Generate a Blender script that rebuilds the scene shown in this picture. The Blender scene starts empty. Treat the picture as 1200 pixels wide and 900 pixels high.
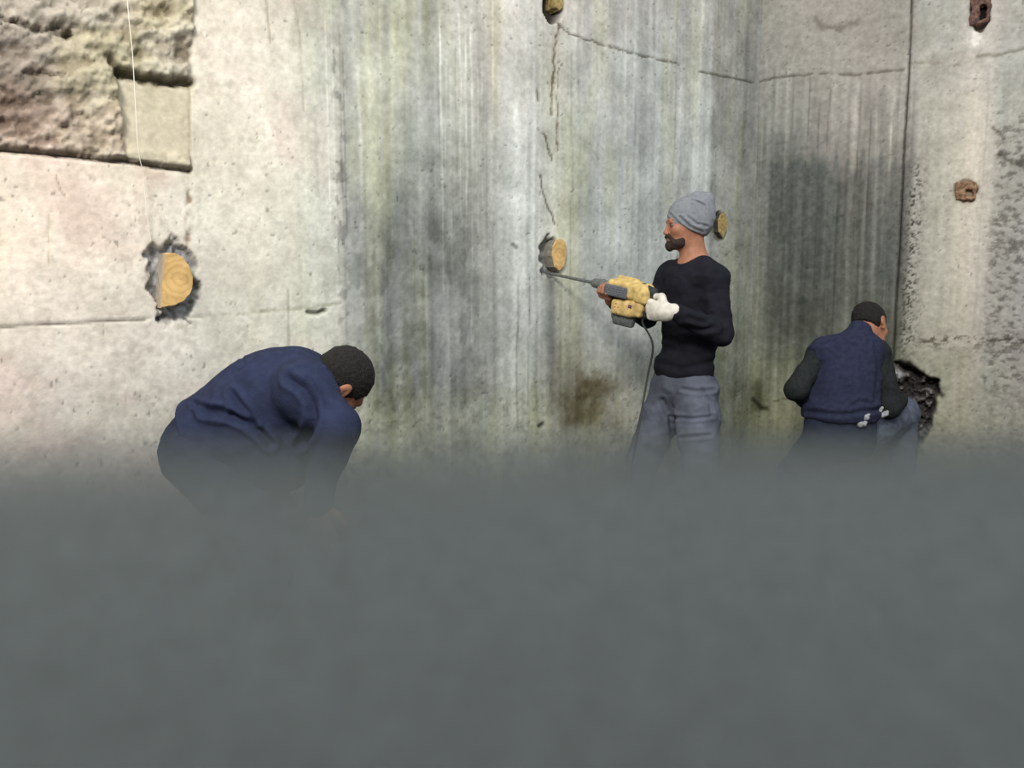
import bpy, math
import numpy as np
from mathutils import Vector, Matrix

# ------------------------------------------------------------------ camera, world, lights
SC = bpy.context.scene
COL = SC.collection
FPX, HORIZON, CAM_Z = 950.0, 342.0, 1.40
PITCH = math.atan((450.0 - HORIZON) / FPX)

cam_data = bpy.data.cameras.new('camera')
cam_data.sensor_width = 36.0
cam_data.lens = FPX / 1200.0 * 36.0
cam = bpy.data.objects.new('camera', cam_data)
cam.location = (0, 0, CAM_Z)
cam.rotation_euler = (math.pi / 2 - PITCH, 0, 0)
COL.objects.link(cam)
SC.camera = cam

SC.view_settings.view_transform = 'Standard'
SC.view_settings.look = 'None'
SC.view_settings.gamma = 1.0
SC.view_settings.use_curve_mapping = False
SC.view_settings.exposure = 0.0

WORLD_STRENGTH = 0.72
world = bpy.data.worlds.new('world')
SC.world = world
world.use_nodes = True
world.node_tree.nodes['Background'].inputs[0].default_value = (0.93, 0.97, 1.0, 1)
world.node_tree.nodes['Background'].inputs[1].default_value = WORLD_STRENGTH


def area_light(name, loc, target, size, power, color):
    d = bpy.data.lights.new(name, 'AREA')
    d.shape = 'RECTANGLE'
    d.size, d.size_y = size
    d.energy = power
    d.color = color
    o = bpy.data.objects.new(name, d)
    o.location = loc
    o.rotation_euler = (Vector(target) - Vector(loc)).to_track_quat('-Z', 'Y').to_euler()
    COL.objects.link(o)
    return o


area_light('site_floodlight', (-1.0, -1.9, 4.4), (-0.2, 3.6, 1.6), (1.6, 1.0), 330, (1.0, 0.955, 0.885))
area_light('pit_opening_light', (1.5, 0.5, 5.6), (0.8, 3.6, 0.5), (3.5, 2.5), 120, (0.90, 0.97, 1.0))

cy = SC.cycles
cy.volume_bounces = 3
cy.max_bounces = 8
cy.volume_step_rate = 0.45
cy.volume_max_steps = 256
cy.use_denoising = True

# ------------------------------------------------------------------ pixel <-> world helpers
CP, SP = math.cos(PITCH), math.sin(PITCH)


def ray(px, py):
    a = (px - 600.0) / FPX
    b = (450.0 - py) / FPX
    return np.array([a, CP + b * SP, -SP + b * CP])


def P(px, py, Y):
    """world point that stands at depth Y (metres in front of the viewer)"""
    d = ray(px, py)
    t = Y / d[1]
    return np.array([0, 0, CAM_Z]) + d * t


def project(p):
    x, y, z = p[..., 0], p[..., 1], p[..., 2] - CAM_Z
    f = y * CP - z * SP
    u = y * SP + z * CP
    f = np.where(f < 0.05, 0.05, f)
    return 600 + FPX * x / f, 450 - FPX * u / f


# two wall planes, met in one corner
CORNER = np.array([1.533, 5.20])
VL = np.array([math.sin(math.radians(53.9)), math.cos(math.radians(53.9))])    # along the left wall toward the corner
VR = np.array([math.sin(math.radians(60.8)), -math.cos(math.radians(60.8))])   # along the right wall away from it
NL = np.array([VL[1], -VL[0]])      # normals into the room
NR = np.array([VR[1], -VR[0]])
if NL @ (-CORNER) < 0: NL = -NL
if NR @ (-CORNER) < 0: NR = -NR


def on_wall(px, py, n, out=0.0):
    d = ray(px, py)
    k = (CORNER + n * out) @ n
    t = k / (d[:2] @ n)
    return np.array([0, 0, CAM_Z]) + d * t


# ------------------------------------------------------------------ noise
def _h(ix, iy, iz, seed):
    n = (ix.astype(np.int64) * 374761393 + iy.astype(np.int64) * 668265263 + iz.astype(np.int64) * 2147483647 + seed * 1274126177) & 0xFFFFFFFF
    n = ((n ^ (n >> 13)) * 1274126177) & 0xFFFFFFFF
    n = ((n ^ (n >> 16)) * 2246822519) & 0xFFFFFFFF
    n = n ^ (n >> 15)
    return (n & 0xFFFF).astype(np.float32) / 65535.0


def vnoise(x, y, z=None, seed=0):
    if z is None: z = np.zeros_like(x)
    ix, iy, iz = np.floor(x), np.floor(y), np.floor(z)
    fx, fy, fz = x - ix, y - iy, z - iz
    fx, fy, fz = [f * f * (3 - 2 * f) for f in (fx, fy, fz)]
    ix, iy, iz = ix.astype(np.int64), iy.astype(np.int64), iz.astype(np.int64)
    r = 0
    for dx in (0, 1):
        for dy in (0, 1):
            for dz in (0, 1):
                w = (fx if dx else 1 - fx) * (fy if dy else 1 - fy) * (fz if dz else 1 - fz)
                r = r + w * _h(ix + dx, iy + dy, iz + dz, seed)
    return r


def fbm(x, y, z=None, seed=0, octaves=4, gain=0.5):
    a, s, t = 1.0, 0.0, 0.0
    for k in range(octaves):
        f = 2 ** k
        s = s + a * vnoise(x * f, y * f, None if z is None else z * f, seed + 17 * k)
        t += a
        a *= gain
    return s / t


def sst(a, b, x):
    t = np.clip((x - a) / (b - a), 0, 1)
    return t * t * (3 - 2 * t)


def srgb(c):
    c = np.asarray(c, dtype=np.float64) / 255.0
    return np.where(c <= 0.04045, c / 12.92, ((c + 0.055) / 1.055) ** 2.4)


# ------------------------------------------------------------------ materials
def mat(name, color, rough=0.8, vary=0.0, vscale=20.0, color2=None, bump=0.0, bscale=80.0, metal=0.0, attr=None, stretch=None, spec=0.3, sss=0.0, sheen=0.0):
    m = bpy.data.materials.new(name)
    m.use_nodes = True
    nt = m.node_tree
    N, L = nt.nodes, nt.links
    b = N['Principled BSDF']
    b.inputs['Roughness'].default_value = rough
    b.inputs['Metallic'].default_value = metal
    b.inputs['Specular IOR Level'].default_value = spec
    if sss:
        b.inputs['Subsurface Weight'].default_value = sss
        b.inputs['Subsurface Radius'].default_value = (0.02, 0.008, 0.004)
        b.inputs['Subsurface Scale'].default_value = 0.4
    if sheen: b.inputs['Sheen Weight'].default_value = sheen
    c = tuple(srgb(color)) + (1,)
    tc = N.new('ShaderNodeTexCoord')
    vec = tc.outputs['Object']
    if stretch:
        mp = N.new('ShaderNodeMapping')
        mp.inputs['Scale'].default_value = stretch
        L.new(vec, mp.inputs['Vector'])
        vec = mp.outputs['Vector']
    base = None
    if attr:
        at = N.new('ShaderNodeAttribute')
        at.attribute_name = attr
        base = at.outputs['Color']
    if vary or color2 is not None:
        n = N.new('ShaderNodeTexNoise')
        n.inputs['Scale'].default_value = vscale
        n.inputs['Detail'].default_value = 6
        L.new(vec, n.inputs['Vector'])
        r = N.new('ShaderNodeValToRGB')
        r.color_ramp.elements[0].position = 0.35
        r.color_ramp.elements[1].position = 0.65
        if color2 is not None:
            r.color_ramp.elements[0].color = c
            r.color_ramp.elements[1].color = tuple(srgb(color2)) + (1,)
            L.new(n.outputs['Fac'], r.inputs['Fac'])
            L.new(r.outputs['Color'], b.inputs['Base Color'])
        else:
            lo, hi = 1 - vary, 1 + vary
            r.color_ramp.elements[0].color = (lo, lo, lo, 1)
            r.color_ramp.elements[1].color = (hi, hi, hi, 1)
            L.new(n.outputs['Fac'], r.inputs['Fac'])
            mx = N.new('ShaderNodeMix')
            mx.data_type = 'RGBA'
            mx.blend_type = 'MULTIPLY'
            mx.inputs[0].default_value = 1.0
            if base is not None: L.new(base, mx.inputs[6])
            else: mx.inputs[6].default_value = c
            L.new(r.outputs['Color'], mx.inputs[7])
            L.new(mx.outputs[2], b.inputs['Base Color'])
    elif base is not None:
        L.new(base, b.inputs['Base Color'])
    else:
        b.inputs['Base Color'].default_value = c
    if bump:
        n2 = N.new('ShaderNodeTexNoise')
        n2.inputs['Scale'].default_value = bscale
        n2.inputs['Detail'].default_value = 8
        L.new(tc.outputs['Object'], n2.inputs['Vector'])
        bp = N.new('ShaderNodeBump')
        bp.inputs['Strength'].default_value = bump
        bp.inputs['Distance'].default_value = 0.01
        L.new(n2.outputs['Fac'], bp.inputs['Height'])
        L.new(bp.outputs['Normal'], b.inputs['Normal'])
    return m


M_WALL = mat('stained_concrete', (180, 175, 165), 0.92, vary=0.09, vscale=45, bump=0.22, bscale=60, attr='stain_shade', spec=0.15)
M_FLOOR = mat('dusty_floor', (120, 118, 108), 0.95, vary=0.2, vscale=6, bump=0.4, bscale=30)
M_SKIN = mat('skin', (158, 108, 84), 0.6, vary=0.14, vscale=30, sss=0.12, bump=0.1, bscale=200, spec=0.35)
M_HAIR = mat('dark_hair', (30, 27, 25), 0.75, vary=0.35, vscale=120, bump=0.8, bscale=260)
M_BEARD = mat('beard', (54, 42, 36), 0.85, vary=0.3, vscale=150, bump=0.7, bscale=300)
M_EYE = mat('eye_white', (104, 88, 80), 0.3)
M_SWEATER = mat('charcoal_sweater', (31, 31, 38), 0.95, vary=0.15, vscale=25, bump=0.3, bscale=300, spec=0.1)
M_DENIM = mat('denim', (90, 94, 106), 0.95, vary=0.18, vscale=14, bump=0.3, bscale=300, spec=0.1)
M_DENIM2 = mat('worn_grey_denim', (84, 90, 104), 0.95, vary=0.25, vscale=25, bump=0.3, bscale=300, spec=0.1)
M_NAVY = mat('navy_work_jacket', (42, 48, 70), 0.95, vary=0.14, vscale=30, bump=0.35, bscale=220, spec=0.1)
M_NAVYDK = mat('dark_navy_trousers', (38, 43, 60), 0.95, vary=0.14, vscale=25, bump=0.3, bscale=220, spec=0.1)
M_VEST = mat('navy_vest', (44, 47, 66), 0.95, vary=0.16, vscale=40, bump=0.35, bscale=200, spec=0.1)
M_SLEEVE = mat('dark_sleeve', (40, 43, 43), 0.95, vary=0.2, vscale=50, bump=0.3, bscale=200, spec=0.1)
M_BEANIE = mat('grey_knit', (128, 131, 136), 0.97, vary=0.10, vscale=60, bump=0.5, bscale=350, spec=0.1)
M_GLOVE = mat('white_cotton_glove', (206, 200, 188), 0.95, vary=0.12, vscale=50, bump=0.4, bscale=300, spec=0.1)
M_RAG = mat('dusty_rag', (150, 150, 152), 0.95, vary=0.2, vscale=50)
M_BOOT = mat('boot_leather', (50, 44, 40), 0.7, vary=0.2, bump=0.2)
M_YELLOW = mat('yellow_tool_plastic', (198, 170, 108), 0.6, vary=0.22, vscale=45, bump=0.1, bscale=200)
M_YELLOWD = mat('dusty_yellow_tool_plastic', (196, 168, 108), 0.65, vary=0.22, vscale=40, bump=0.1, bscale=200)
M_RUBBER = mat('black_rubber', (44, 46, 50), 0.7, vary=0.15, vscale=80)
M_GREYPL = mat('dusty_grey_rubber', (96, 100, 98), 0.8, vary=0.2, vscale=80, bump=0.2, bscale=150)
M_LABEL = mat('grey_label', (92, 94, 100), 0.5, vary=0.12, vscale=90)
M_PRINT = mat('pale_print', (120, 122, 128), 0.6)
M_STEEL = mat('dusty_steel', (110, 112, 108), 0.55, metal=0.5, vary=0.15, vscale=90)
M_RED = mat('red_dot', (176, 74, 50), 0.6)
M_EMBLEM = mat('emblem_blue', (58, 52, 92), 0.5)
M_CORD = mat('black_cord', (52, 54, 54), 0.7)
M_STRING = mat('pale_string', (226, 220, 206), 0.9)
M_RUST = mat('rusty_metal', (160, 128, 100), 0.85, color2=(104, 78, 60), vscale=60, bump=0.5)
M_RUSTR = mat('red_brown_clay', (120, 90, 78), 0.9, color2=(70, 54, 50), vscale=50, bump=0.5)
M_BLACK = mat('shade_and_iris_black', (26, 22, 20), 0.95)  # black for the irises and for the shade inside the sockets
M_ROCK = mat('dark_broken_rubble', (64, 62, 60), 0.9, vary=0.3, vscale=40, bump=0.6, bscale=60)


def wood_mat():
    m = bpy.data.materials.new('sawn_wood_end')
    m.use_nodes = True
    N, L = m.node_tree.nodes, m.node_tree.links
    b = N['Principled BSDF']
    b.inputs['Roughness'].default_value = 0.85
    tc = N.new('ShaderNodeTexCoord')
    w = N.new('ShaderNodeTexWave')
    w.wave_type = 'RINGS'
    w.rings_direction = 'SPHERICAL'
    w.inputs['Scale'].default_value = 13
    w.inputs['Distortion'].default_value = 6.0
    w.inputs['Detail'].default_value = 3
    w.inputs['Detail Scale'].default_value = 2
    L.new(tc.outputs['Object'], w.inputs['Vector'])
    r = N.new('ShaderNodeValToRGB')
    r.color_ramp.elements[0].color = tuple(srgb((192, 156, 100))) + (1,)
    r.color_ramp.elements[0].position = 0.1
    r.color_ramp.elements[1].color = tuple(srgb((202, 168, 112))) + (1,)
    r.color_ramp.elements[1].position = 0.55
    L.new(w.outputs['Fac'], r.inputs['Fac'])
    n = N.new('ShaderNodeTexNoise')
    n.inputs['Scale'].default_value = 14
    n.inputs['Detail'].default_value = 5
    L.new(tc.outputs['Object'], n.inputs['Vector'])
    r2 = N.new('ShaderNodeValToRGB')
    r2.color_ramp.elements[0].color = (0.78, 0.74, 0.68, 1)
    r2.color_ramp.elements[1].color = (1.1, 1.1, 1.08, 1)
    r2.color_ramp.elements[0].position = 0.35
    r2.color_ramp.elements[1].position = 0.6
    L.new(n.outputs['Fac'], r2.inputs['Fac'])
    mx = N.new('ShaderNodeMix')
    mx.data_type = 'RGBA'
    mx.blend_type = 'MULTIPLY'
    mx.inputs[0].default_value = 1
    L.new(r.outputs['Color'], mx.inputs[6])
    L.new(r2.outputs['Color'], mx.inputs[7])
    L.new(mx.outputs[2], b.inputs['Base Color'])
    return m


M_WOOD = wood_mat()
M_WOODSIDE = mat('weathered_wood_side', (186, 172, 152), 0.9, vary=0.15, vscale=30, bump=0.4)
M_WOODSIDE2 = mat('dirty_grey_wood_side', (132, 128, 118), 0.9, vary=0.2, vscale=40, bump=0.4)
M_WOODOLD = mat('old_yellow_wood', (176, 152, 96), 0.9, color2=(120, 104, 72), vscale=50, bump=0.4)


# ------------------------------------------------------------------ object helpers
def tag(o, label, cat=None, kind=None, group=None):
    if label: o['label'] = label
    if cat: o['category'] = cat
    if kind: o['kind'] = kind
    if group: o['group'] = group
    return o


def empty(name, loc, label, cat):
    o = bpy.data.objects.new(name, None)
    o.location = tuple(loc)
    o.empty_display_size = 0.1
    COL.objects.link(o)
    return tag(o, label, cat)


def mesh_obj(name, verts, faces, mats, parent=None, origin=None, smooth=True, fmat=None):
    """verts in world space; origin: world point that becomes the object's own origin"""
    verts = np.asarray(verts, dtype=np.float64)
    if parent is not None: base = np.array(parent_world(parent))
    else: base = np.zeros(3)
    org = np.array(origin, dtype=float) if origin is not None else (base if parent is not None else verts.mean(0))
    me = bpy.data.meshes.new(name)
    v = (verts - org)
    me.from_pydata(v.tolist(), [], faces if isinstance(faces, list) else faces.tolist())
    if not isinstance(mats, (list, tuple)): mats = [mats]
    for m in mats: me.materials.append(m)
    if smooth: me.polygons.foreach_set('use_smooth', [True] * len(me.polygons))
    if fmat is not None: me.polygons.foreach_set('material_index', list(fmat))
    me.update()
    o = bpy.data.objects.new(name, me)
    COL.objects.link(o)
    if parent is not None:
        o.parent = parent
        o.location = tuple(org - base)
    else:
        o.location = tuple(org)
    return o


def parent_world(p):
    loc = Vector((0, 0, 0))
    while p is not None:
        loc += p.location
        p = p.parent
    return loc


# ------------------------------------------------------------------ signed-distance modelling
def unit(v):
    v = np.asarray(v, float)
    return v / np.linalg.norm(v)


class RC:                                   # round cone between two points
    def __init__(s, a, b, ra, rb=None):
        s.a, s.b, s.ra, s.rb = np.asarray(a, float), np.asarray(b, float), ra, ra if rb is None else rb
        r = max(s.ra, s.rb)
        s.lo, s.hi = np.minimum(s.a, s.b) - r, np.maximum(s.a, s.b) + r

    def d(s, p):
        ab = s.b - s.a
        t = np.clip(((p - s.a) @ ab) / max(ab @ ab, 1e-12), 0, 1)
        q = p - s.a - t[..., None] * ab
        return np.sqrt((q * q).sum(-1)) - (s.ra + (s.rb - s.ra) * t)


class EL:                                   # ellipsoid; R columns = its axes
    def __init__(s, c, r, R=None):
        s.c, s.r, s.R = np.asarray(c, float), np.asarray(r, float) * np.ones(3), np.eye(3) if R is None else np.asarray(R, float)
        e = np.sqrt(((s.R * s.r) ** 2).sum(1))
        s.lo, s.hi = s.c - e, s.c + e

    def d(s, p):
        q = (p - s.c) @ s.R
        k0 = np.sqrt(((q / s.r) ** 2).sum(-1))
        k1 = np.sqrt(((q / s.r ** 2) ** 2).sum(-1))
        return k0 * (k0 - 1) / np.maximum(k1, 1e-9)


class BX:                                   # rounded box
    def __init__(s, c, half, R=None, r=0.004):
        s.c, s.h, s.R, s.r = np.asarray(c, float), np.asarray(half, float), np.eye(3) if R is None else np.asarray(R, float), r
        e = np.abs(s.R) @ s.h
        s.lo, s.hi = s.c - e, s.c + e

    def d(s, p):
        q = np.abs((p - s.c) @ s.R) - (s.h - s.r)
        return np.sqrt((np.maximum(q, 0) ** 2).sum(-1)) + np.minimum(q.max(-1), 0) - s.r


class HS:                                   # half space: keeps what lies on the side of n
    def __init__(s, c, n): s.c, s.n = np.asarray(c, float), unit(n)
    def d(s, p): return (p - s.c) @ s.n


class Field:
    def __init__(s, prims, h=0.005, k=0.02):
        pos = [(q if isinstance(q, tuple) else (q, k)) for q in prims]
        lo = np.min([q.lo for q, _ in pos], 0) - 5 * h
        hi = np.max([q.hi for q, _ in pos], 0) + 5 * h
        s.h, s.lo = h, lo
        s.n = np.ceil((hi - lo) / h).astype(int) + 1
        s.D = np.full(s.n, 0.5, np.float32)
        for q, kk in pos: s.add(q, kk)

    def _win(s, lo, hi, m):
        a = np.clip(np.floor((lo - m - s.lo) / s.h).astype(int), 0, s.n - 1)
        b = np.clip(np.ceil((hi + m - s.lo) / s.h).astype(int) + 1, 1, s.n)
        sl = tuple(slice(a[i], b[i]) for i in range(3))
        g = np.stack(np.meshgrid(*[s.lo[i] + s.h * np.arange(a[i], b[i]) for i in range(3)], indexing='ij'), -1)
        return sl, g

    def add(s, q, k=0.02):
        sl, g = s._win(q.lo, q.hi, k + 4 * s.h)
        d = q.d(g).astype(np.float32)
        D = s.D[sl]
        if k > 0:
            hh = np.maximum(k - np.abs(D - d), 0) / k
            s.D[sl] = np.minimum(D, d) - hh * hh * k * 0.25
        else:
            s.D[sl] = np.minimum(D, d)
        return s

    def sub(s, q, k=0.01):
        sl, g = s._win(q.lo, q.hi, k + 4 * s.h)
        d = -q.d(g).astype(np.float32)
        D = s.D[sl]
        hh = np.maximum(k - np.abs(D - d), 0) / max(k, 1e-6)
        s.D[sl] = np.maximum(D, d) + hh * hh * k * 0.25
        return s

    def cut(s, q, k=0.004):                 # keep only the inside of the half space
        hi = s.lo + s.h * (s.n - 1)
        sl, g = s._win(s.lo, hi, 0)
        d = (-q.d(g)).astype(np.float32)
        hh = np.maximum(k - np.abs(s.D - d), 0) / k
        s.D = np.maximum(s.D, d) + hh * hh * k * 0.25
        return s

    def mesh(s):
        D = s.D
        neg = D < 0
        nx, ny, nz = D.shape
        c = np.zeros((nx - 1, ny - 1, nz - 1), np.int8)
        for i in (0, 1):
            for j in (0, 1):
                for k in (0, 1):
                    c += neg[i:nx - 1 + i, j:ny - 1 + j, k:nz - 1 + k]
        act = (c > 0) & (c < 8)
        idx = np.argwhere(act)
        lut = np.full(act.shape, -1, np.int32)
        lut[act] = np.arange(len(idx))
        acc = np.zeros((len(idx), 3))
        cnt = np.zeros(len(idx))
        corners = [(i, j, k) for i in (0, 1) for j in (0, 1) for k in (0, 1)]
        for a in corners:
            for ax in range(3):
                if a[ax]: continue
                b = list(a); b[ax] = 1
                va = D[idx[:, 0] + a[0], idx[:, 1] + a[1], idx[:, 2] + a[2]]
                vb = D[idx[:, 0] + b[0], idx[:, 1] + b[1], idx[:, 2] + b[2]]
                m = (va < 0) != (vb < 0)
                t = np.where(m, va / np.where(m, va - vb, 1), 0)
                pt = np.array(a, float)[None] + np.zeros((len(idx), 3))
                pt[:, ax] = t
                acc[m] += pt[m]
                cnt[m] += 1
        V = s.lo + s.h * (idx + acc / np.maximum(cnt, 1)[:, None])
        F = []
        for ax in range(3):
            sl0 = [slice(None)] * 3; sl1 = [slice(None)] * 3
            sl0[ax] = slice(0, -1); sl1[ax] = slice(1, None)
            n0, n1 = neg[tuple(sl0)], neg[tuple(sl1)]
            e = np.argwhere(n0 != n1)
            u, v = (ax + 1) % 3, (ax + 2) % 3
            e = e[(e[:, u] > 0) & (e[:, v] > 0) & (e[:, u] < D.shape[u] - 1) & (e[:, v] < D.shape[v] - 1)]
            flip = ~n0[e[:, 0], e[:, 1], e[:, 2]]
            def L(du, dv):
                q = e.copy(); q[:, u] += du; q[:, v] += dv
                return lut[q[:, 0], q[:, 1], q[:, 2]]
            quad = np.stack([L(-1, -1), L(0, -1), L(0, 0), L(-1, 0)], 1)
            quad[flip] = quad[flip][:, ::-1]
            F.append(quad)
        return V, np.concatenate(F)


def normals(V, F):
    n = np.cross(V[F[:, 2]] - V[F[:, 0]], V[F[:, 3]] - V[F[:, 1]])
    N = np.zeros_like(V)
    for i in range(4): np.add.at(N, F[:, i], n)
    return N / np.maximum(np.linalg.norm(N, axis=1), 1e-12)[:, None]


def polydist(px, py, pts):
    best = np.full(px.shape, 1e9)
    for (x0, y0), (x1, y1) in zip(pts[:-1], pts[1:]):
        dx, dy = x1 - x0, y1 - y0
        t = np.clip(((px - x0) * dx + (py - y0) * dy) / (dx * dx + dy * dy + 1e-9), 0, 1)
        best = np.minimum(best, np.hypot(px - x0 - t * dx, py - y0 - t * dy))
    return best


def sdf_obj(name, F, m, parent=None, origin=None, wrinkle=0.0, wfreq=(14, 14, 14), creases=(), seed=0):
    V, Q = F.mesh()
    if wrinkle or creases:
        N = normals(V, Q)
        if wrinkle:
            w = fbm(V[:, 0] * wfreq[0], V[:, 1] * wfreq[1], V[:, 2] * wfreq[2], seed, 3)
            w2 = vnoise(V[:, 0] * wfreq[0] * 0.6 + V[:, 2] * wfreq[2] * 0.5, V[:, 1] * wfreq[1] * .6, V[:, 2] * wfreq[2] * .7 - V[:, 0] * wfreq[0] * .5, seed + 5)
            rid = 1 - np.abs(2 * w2 - 1)
            V = V + N * (wrinkle * ((w - 0.5) * 1.6 + (rid - 0.6) * 0.9))[:, None]
        px, py = project(V)
        facing = N[:, 1] < 0.2
        for pts, depth, width in creases:
            d = polydist(px, py, pts)
            V = V - N * (np.where(facing, depth * (np.exp(-(d / width) ** 2) - 0.55 * np.exp(-((d - width * 2.2) / width) ** 2)), 0))[:, None]
    return mesh_obj(name, V, Q, m, parent, origin)


def tube(name, pts, r, m, parent=None, seg=10, origin=None):
    pts = np.asarray(pts, float)
    # catmull-rom
    Q = []
    n = len(pts)
    for i in range(n - 1):
        p0, p1, p2, p3 = pts[max(i - 1, 0)], pts[i], pts[i + 1], pts[min(i + 2, n - 1)]
        for t in np.linspace(0, 1, 8, endpoint=False):
            Q.append(0.5 * ((2 * p1) + (-p0 + p2) * t + (2 * p0 - 5 * p1 + 4 * p2 - p3) * t * t + (-p0 + 3 * p1 - 3 * p2 + p3) * t ** 3))
    Q.append(pts[-1])
    Q = np.array(Q)
    V, F = [], []
    up = np.array([0.13, 0.97, 0.2])
    for i, q in enumerate(Q):
        t = unit(Q[min(i + 1, len(Q) - 1)] - Q[max(i - 1, 0)])
        a = unit(np.cross(t, up)); b = np.cross(t, a)
        for k in range(seg):
            th = 2 * math.pi * k / seg
            V.append(q + r * (math.cos(th) * a + math.sin(th) * b))
    for i in range(len(Q) - 1):
        for k in range(seg):
            F.append([i * seg + k, i * seg + (k + 1) % seg, (i + 1) * seg + (k + 1) % seg, (i + 1) * seg + k])
    F.append(list(range(seg))[::-1]); F.append([(len(Q) - 1) * seg + k for k in range(seg)])
    return mesh_obj(name, V, F, m, parent, origin)


# ------------------------------------------------------------------ walls
LX = [-60, 0, 60, 120, 180, 228, 290, 345, 362, 395, 412, 450, 500, 540, 565, 600, 622, 650, 672, 700, 750, 800, 826, 832, 860, 882]
LY = [0, 90, 180, 280, 380, 440, 480, 520]
# concrete tones at those places, with some falling light painted in (cream, washed, stained grey, limewashed streaks)
LCOL = {
    0:   ['190,178,166','196,186,172','196,186,172','198,188,172','204,192,172','216,206,188','222,212,196','214,206,190','186,182,170','186,186,172','168,168,156','172,170,152','164,164,152','186,182,168','184,178,164','196,188,176','200,196,184','188,180,166','178,170,158','176,172,164','174,172,164','176,174,164','170,168,158','160,158,148','150,148,138','146,144,134'],
    90:  ['186,172,160','194,180,166','198,186,172','200,190,174','206,198,176','222,212,194','226,216,200','218,212,196','200,198,184','194,194,178','168,168,156','184,184,160','160,162,152','180,180,164','178,172,160','196,192,180','202,200,190','184,182,160','176,176,166','176,176,170','172,174,168','180,180,172','182,184,176','150,148,138','142,142,132','138,138,128'],
    180: ['226,212,196','230,216,198','232,218,200','226,214,196','220,208,188','222,214,196','226,218,200','222,216,200','208,206,190','196,196,180','172,174,162','178,180,160','158,162,152','176,178,164','170,170,158','190,192,182','204,206,198','184,186,164','172,176,162','174,178,172','166,170,168','182,186,180','190,194,188','146,146,138','140,142,132','138,138,128'],
    280: ['236,220,200','238,222,202','236,222,204','230,218,200','222,212,196','218,212,198','220,214,198','220,216,200','210,210,196','198,200,184','172,174,168','152,156,150','148,152,146','160,164,154','166,168,158','184,188,180','204,206,200','190,190,170','178,180,164','176,182,178','172,178,176','180,184,178','184,188,182','144,146,138','140,142,132','138,140,128'],
    380: ['230,218,202','232,220,204','230,218,204','226,216,202','220,212,200','212,208,196','214,210,196','214,212,196','208,208,192','202,202,186','176,178,172','146,150,146','142,146,142','156,160,154','162,166,158','180,184,176','196,200,194','176,178,170','172,174,156','180,184,178','180,184,178','176,180,172','172,174,164','144,148,134','140,144,128','138,140,126'],
    440: ['222,210,198','224,212,200','222,212,200','216,208,196','210,204,192','206,202,190','206,202,190','206,204,190','202,202,188','198,198,184','170,172,166','146,150,144','142,146,142','152,156,150','160,162,154','174,178,166','184,188,176','160,160,142','156,156,134','168,170,154','178,180,166','174,176,160','166,168,152','146,150,128','140,144,122','136,140,120'],
    480: ['214,206,194','216,208,196','214,206,196','208,202,190','202,198,186','200,196,184','200,196,184','200,196,184','194,192,180','190,190,176','172,174,160','158,162,146','152,156,146','162,166,148','166,170,152','176,180,160','176,180,160','148,148,126','144,142,120','156,154,130','190,190,170','178,178,156','166,168,146','150,152,124','144,146,118','140,142,116'],
    520: ['204,196,184','206,198,186','204,196,186','200,194,184','196,190,180','194,190,178','194,190,178','194,190,178','188,186,174','186,186,170','176,178,158','170,174,152','168,172,152','170,174,152','170,174,152','172,176,154','172,176,154','156,156,132','154,154,130','158,158,134','172,172,150','166,166,142','160,160,136','152,152,124','148,148,120','144,144,118'],
}
RX = [876, 900, 930, 960, 1000, 1040, 1058, 1066, 1090, 1112, 1124, 1146, 1158, 1200, 1260]
RY = [0, 85, 130, 178, 200, 300, 400, 440, 520]
RCOL = {
    0:   ['144,142,132','148,144,136','154,148,140','152,146,138','150,144,136','154,150,142','156,152,144','158,156,148','160,158,150','168,164,156','176,170,162','176,168,160','164,160,152','164,160,152','160,158,150'],
    85:  ['138,136,128','142,140,132','150,146,138','154,150,142','156,150,142','158,152,144','158,154,146','166,162,152','170,166,156','182,176,166','196,188,178','188,182,174','166,164,156','170,168,160','168,164,156'],
    130: ['128,128,120','132,132,124','142,140,132','148,144,136','148,142,136','150,146,138','150,146,138','168,164,154','174,170,158','184,178,166','200,192,178','194,186,176','170,168,158','168,166,158','166,162,154'],
    178: ['122,122,114','112,114,108','120,120,114','138,134,128','142,138,130','142,138,130','138,134,128','164,160,150','172,168,156','186,180,166','204,194,180','198,190,178','172,168,158','158,156,148','158,156,148'],
    200: ['122,122,114','104,106,102','100,102,98','104,106,102','122,120,114','118,118,112','120,118,112','162,158,148','172,168,156','186,180,166','204,194,180','198,190,178','172,168,158','156,154,146','156,154,146'],
    300: ['128,128,116','102,104,98','98,100,96','96,98,94','110,112,104','104,106,102','110,110,104','160,156,146','174,170,158','184,178,164','202,192,178','196,188,176','166,162,154','156,154,148','156,154,148'],
    400: ['130,132,112','112,114,104','104,106,98','104,106,98','112,114,104','112,114,104','118,118,108','156,154,142','168,164,150','174,168,154','182,176,162','180,172,160','162,158,150','158,154,148','158,154,148'],
    440: ['132,134,110','122,124,106','122,124,106','126,126,110','132,132,114','132,132,114','134,134,116','150,148,132','158,156,138','162,160,142','166,162,146','166,160,146','156,154,142','154,150,142','154,150,142'],
    520: ['138,138,110','138,138,112','138,138,112','138,138,114','140,140,116','140,140,116','142,142,118','146,146,124','152,150,130','154,152,132','156,152,134','156,152,134','152,150,134','150,146,134','150,146,134'],
}


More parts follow.
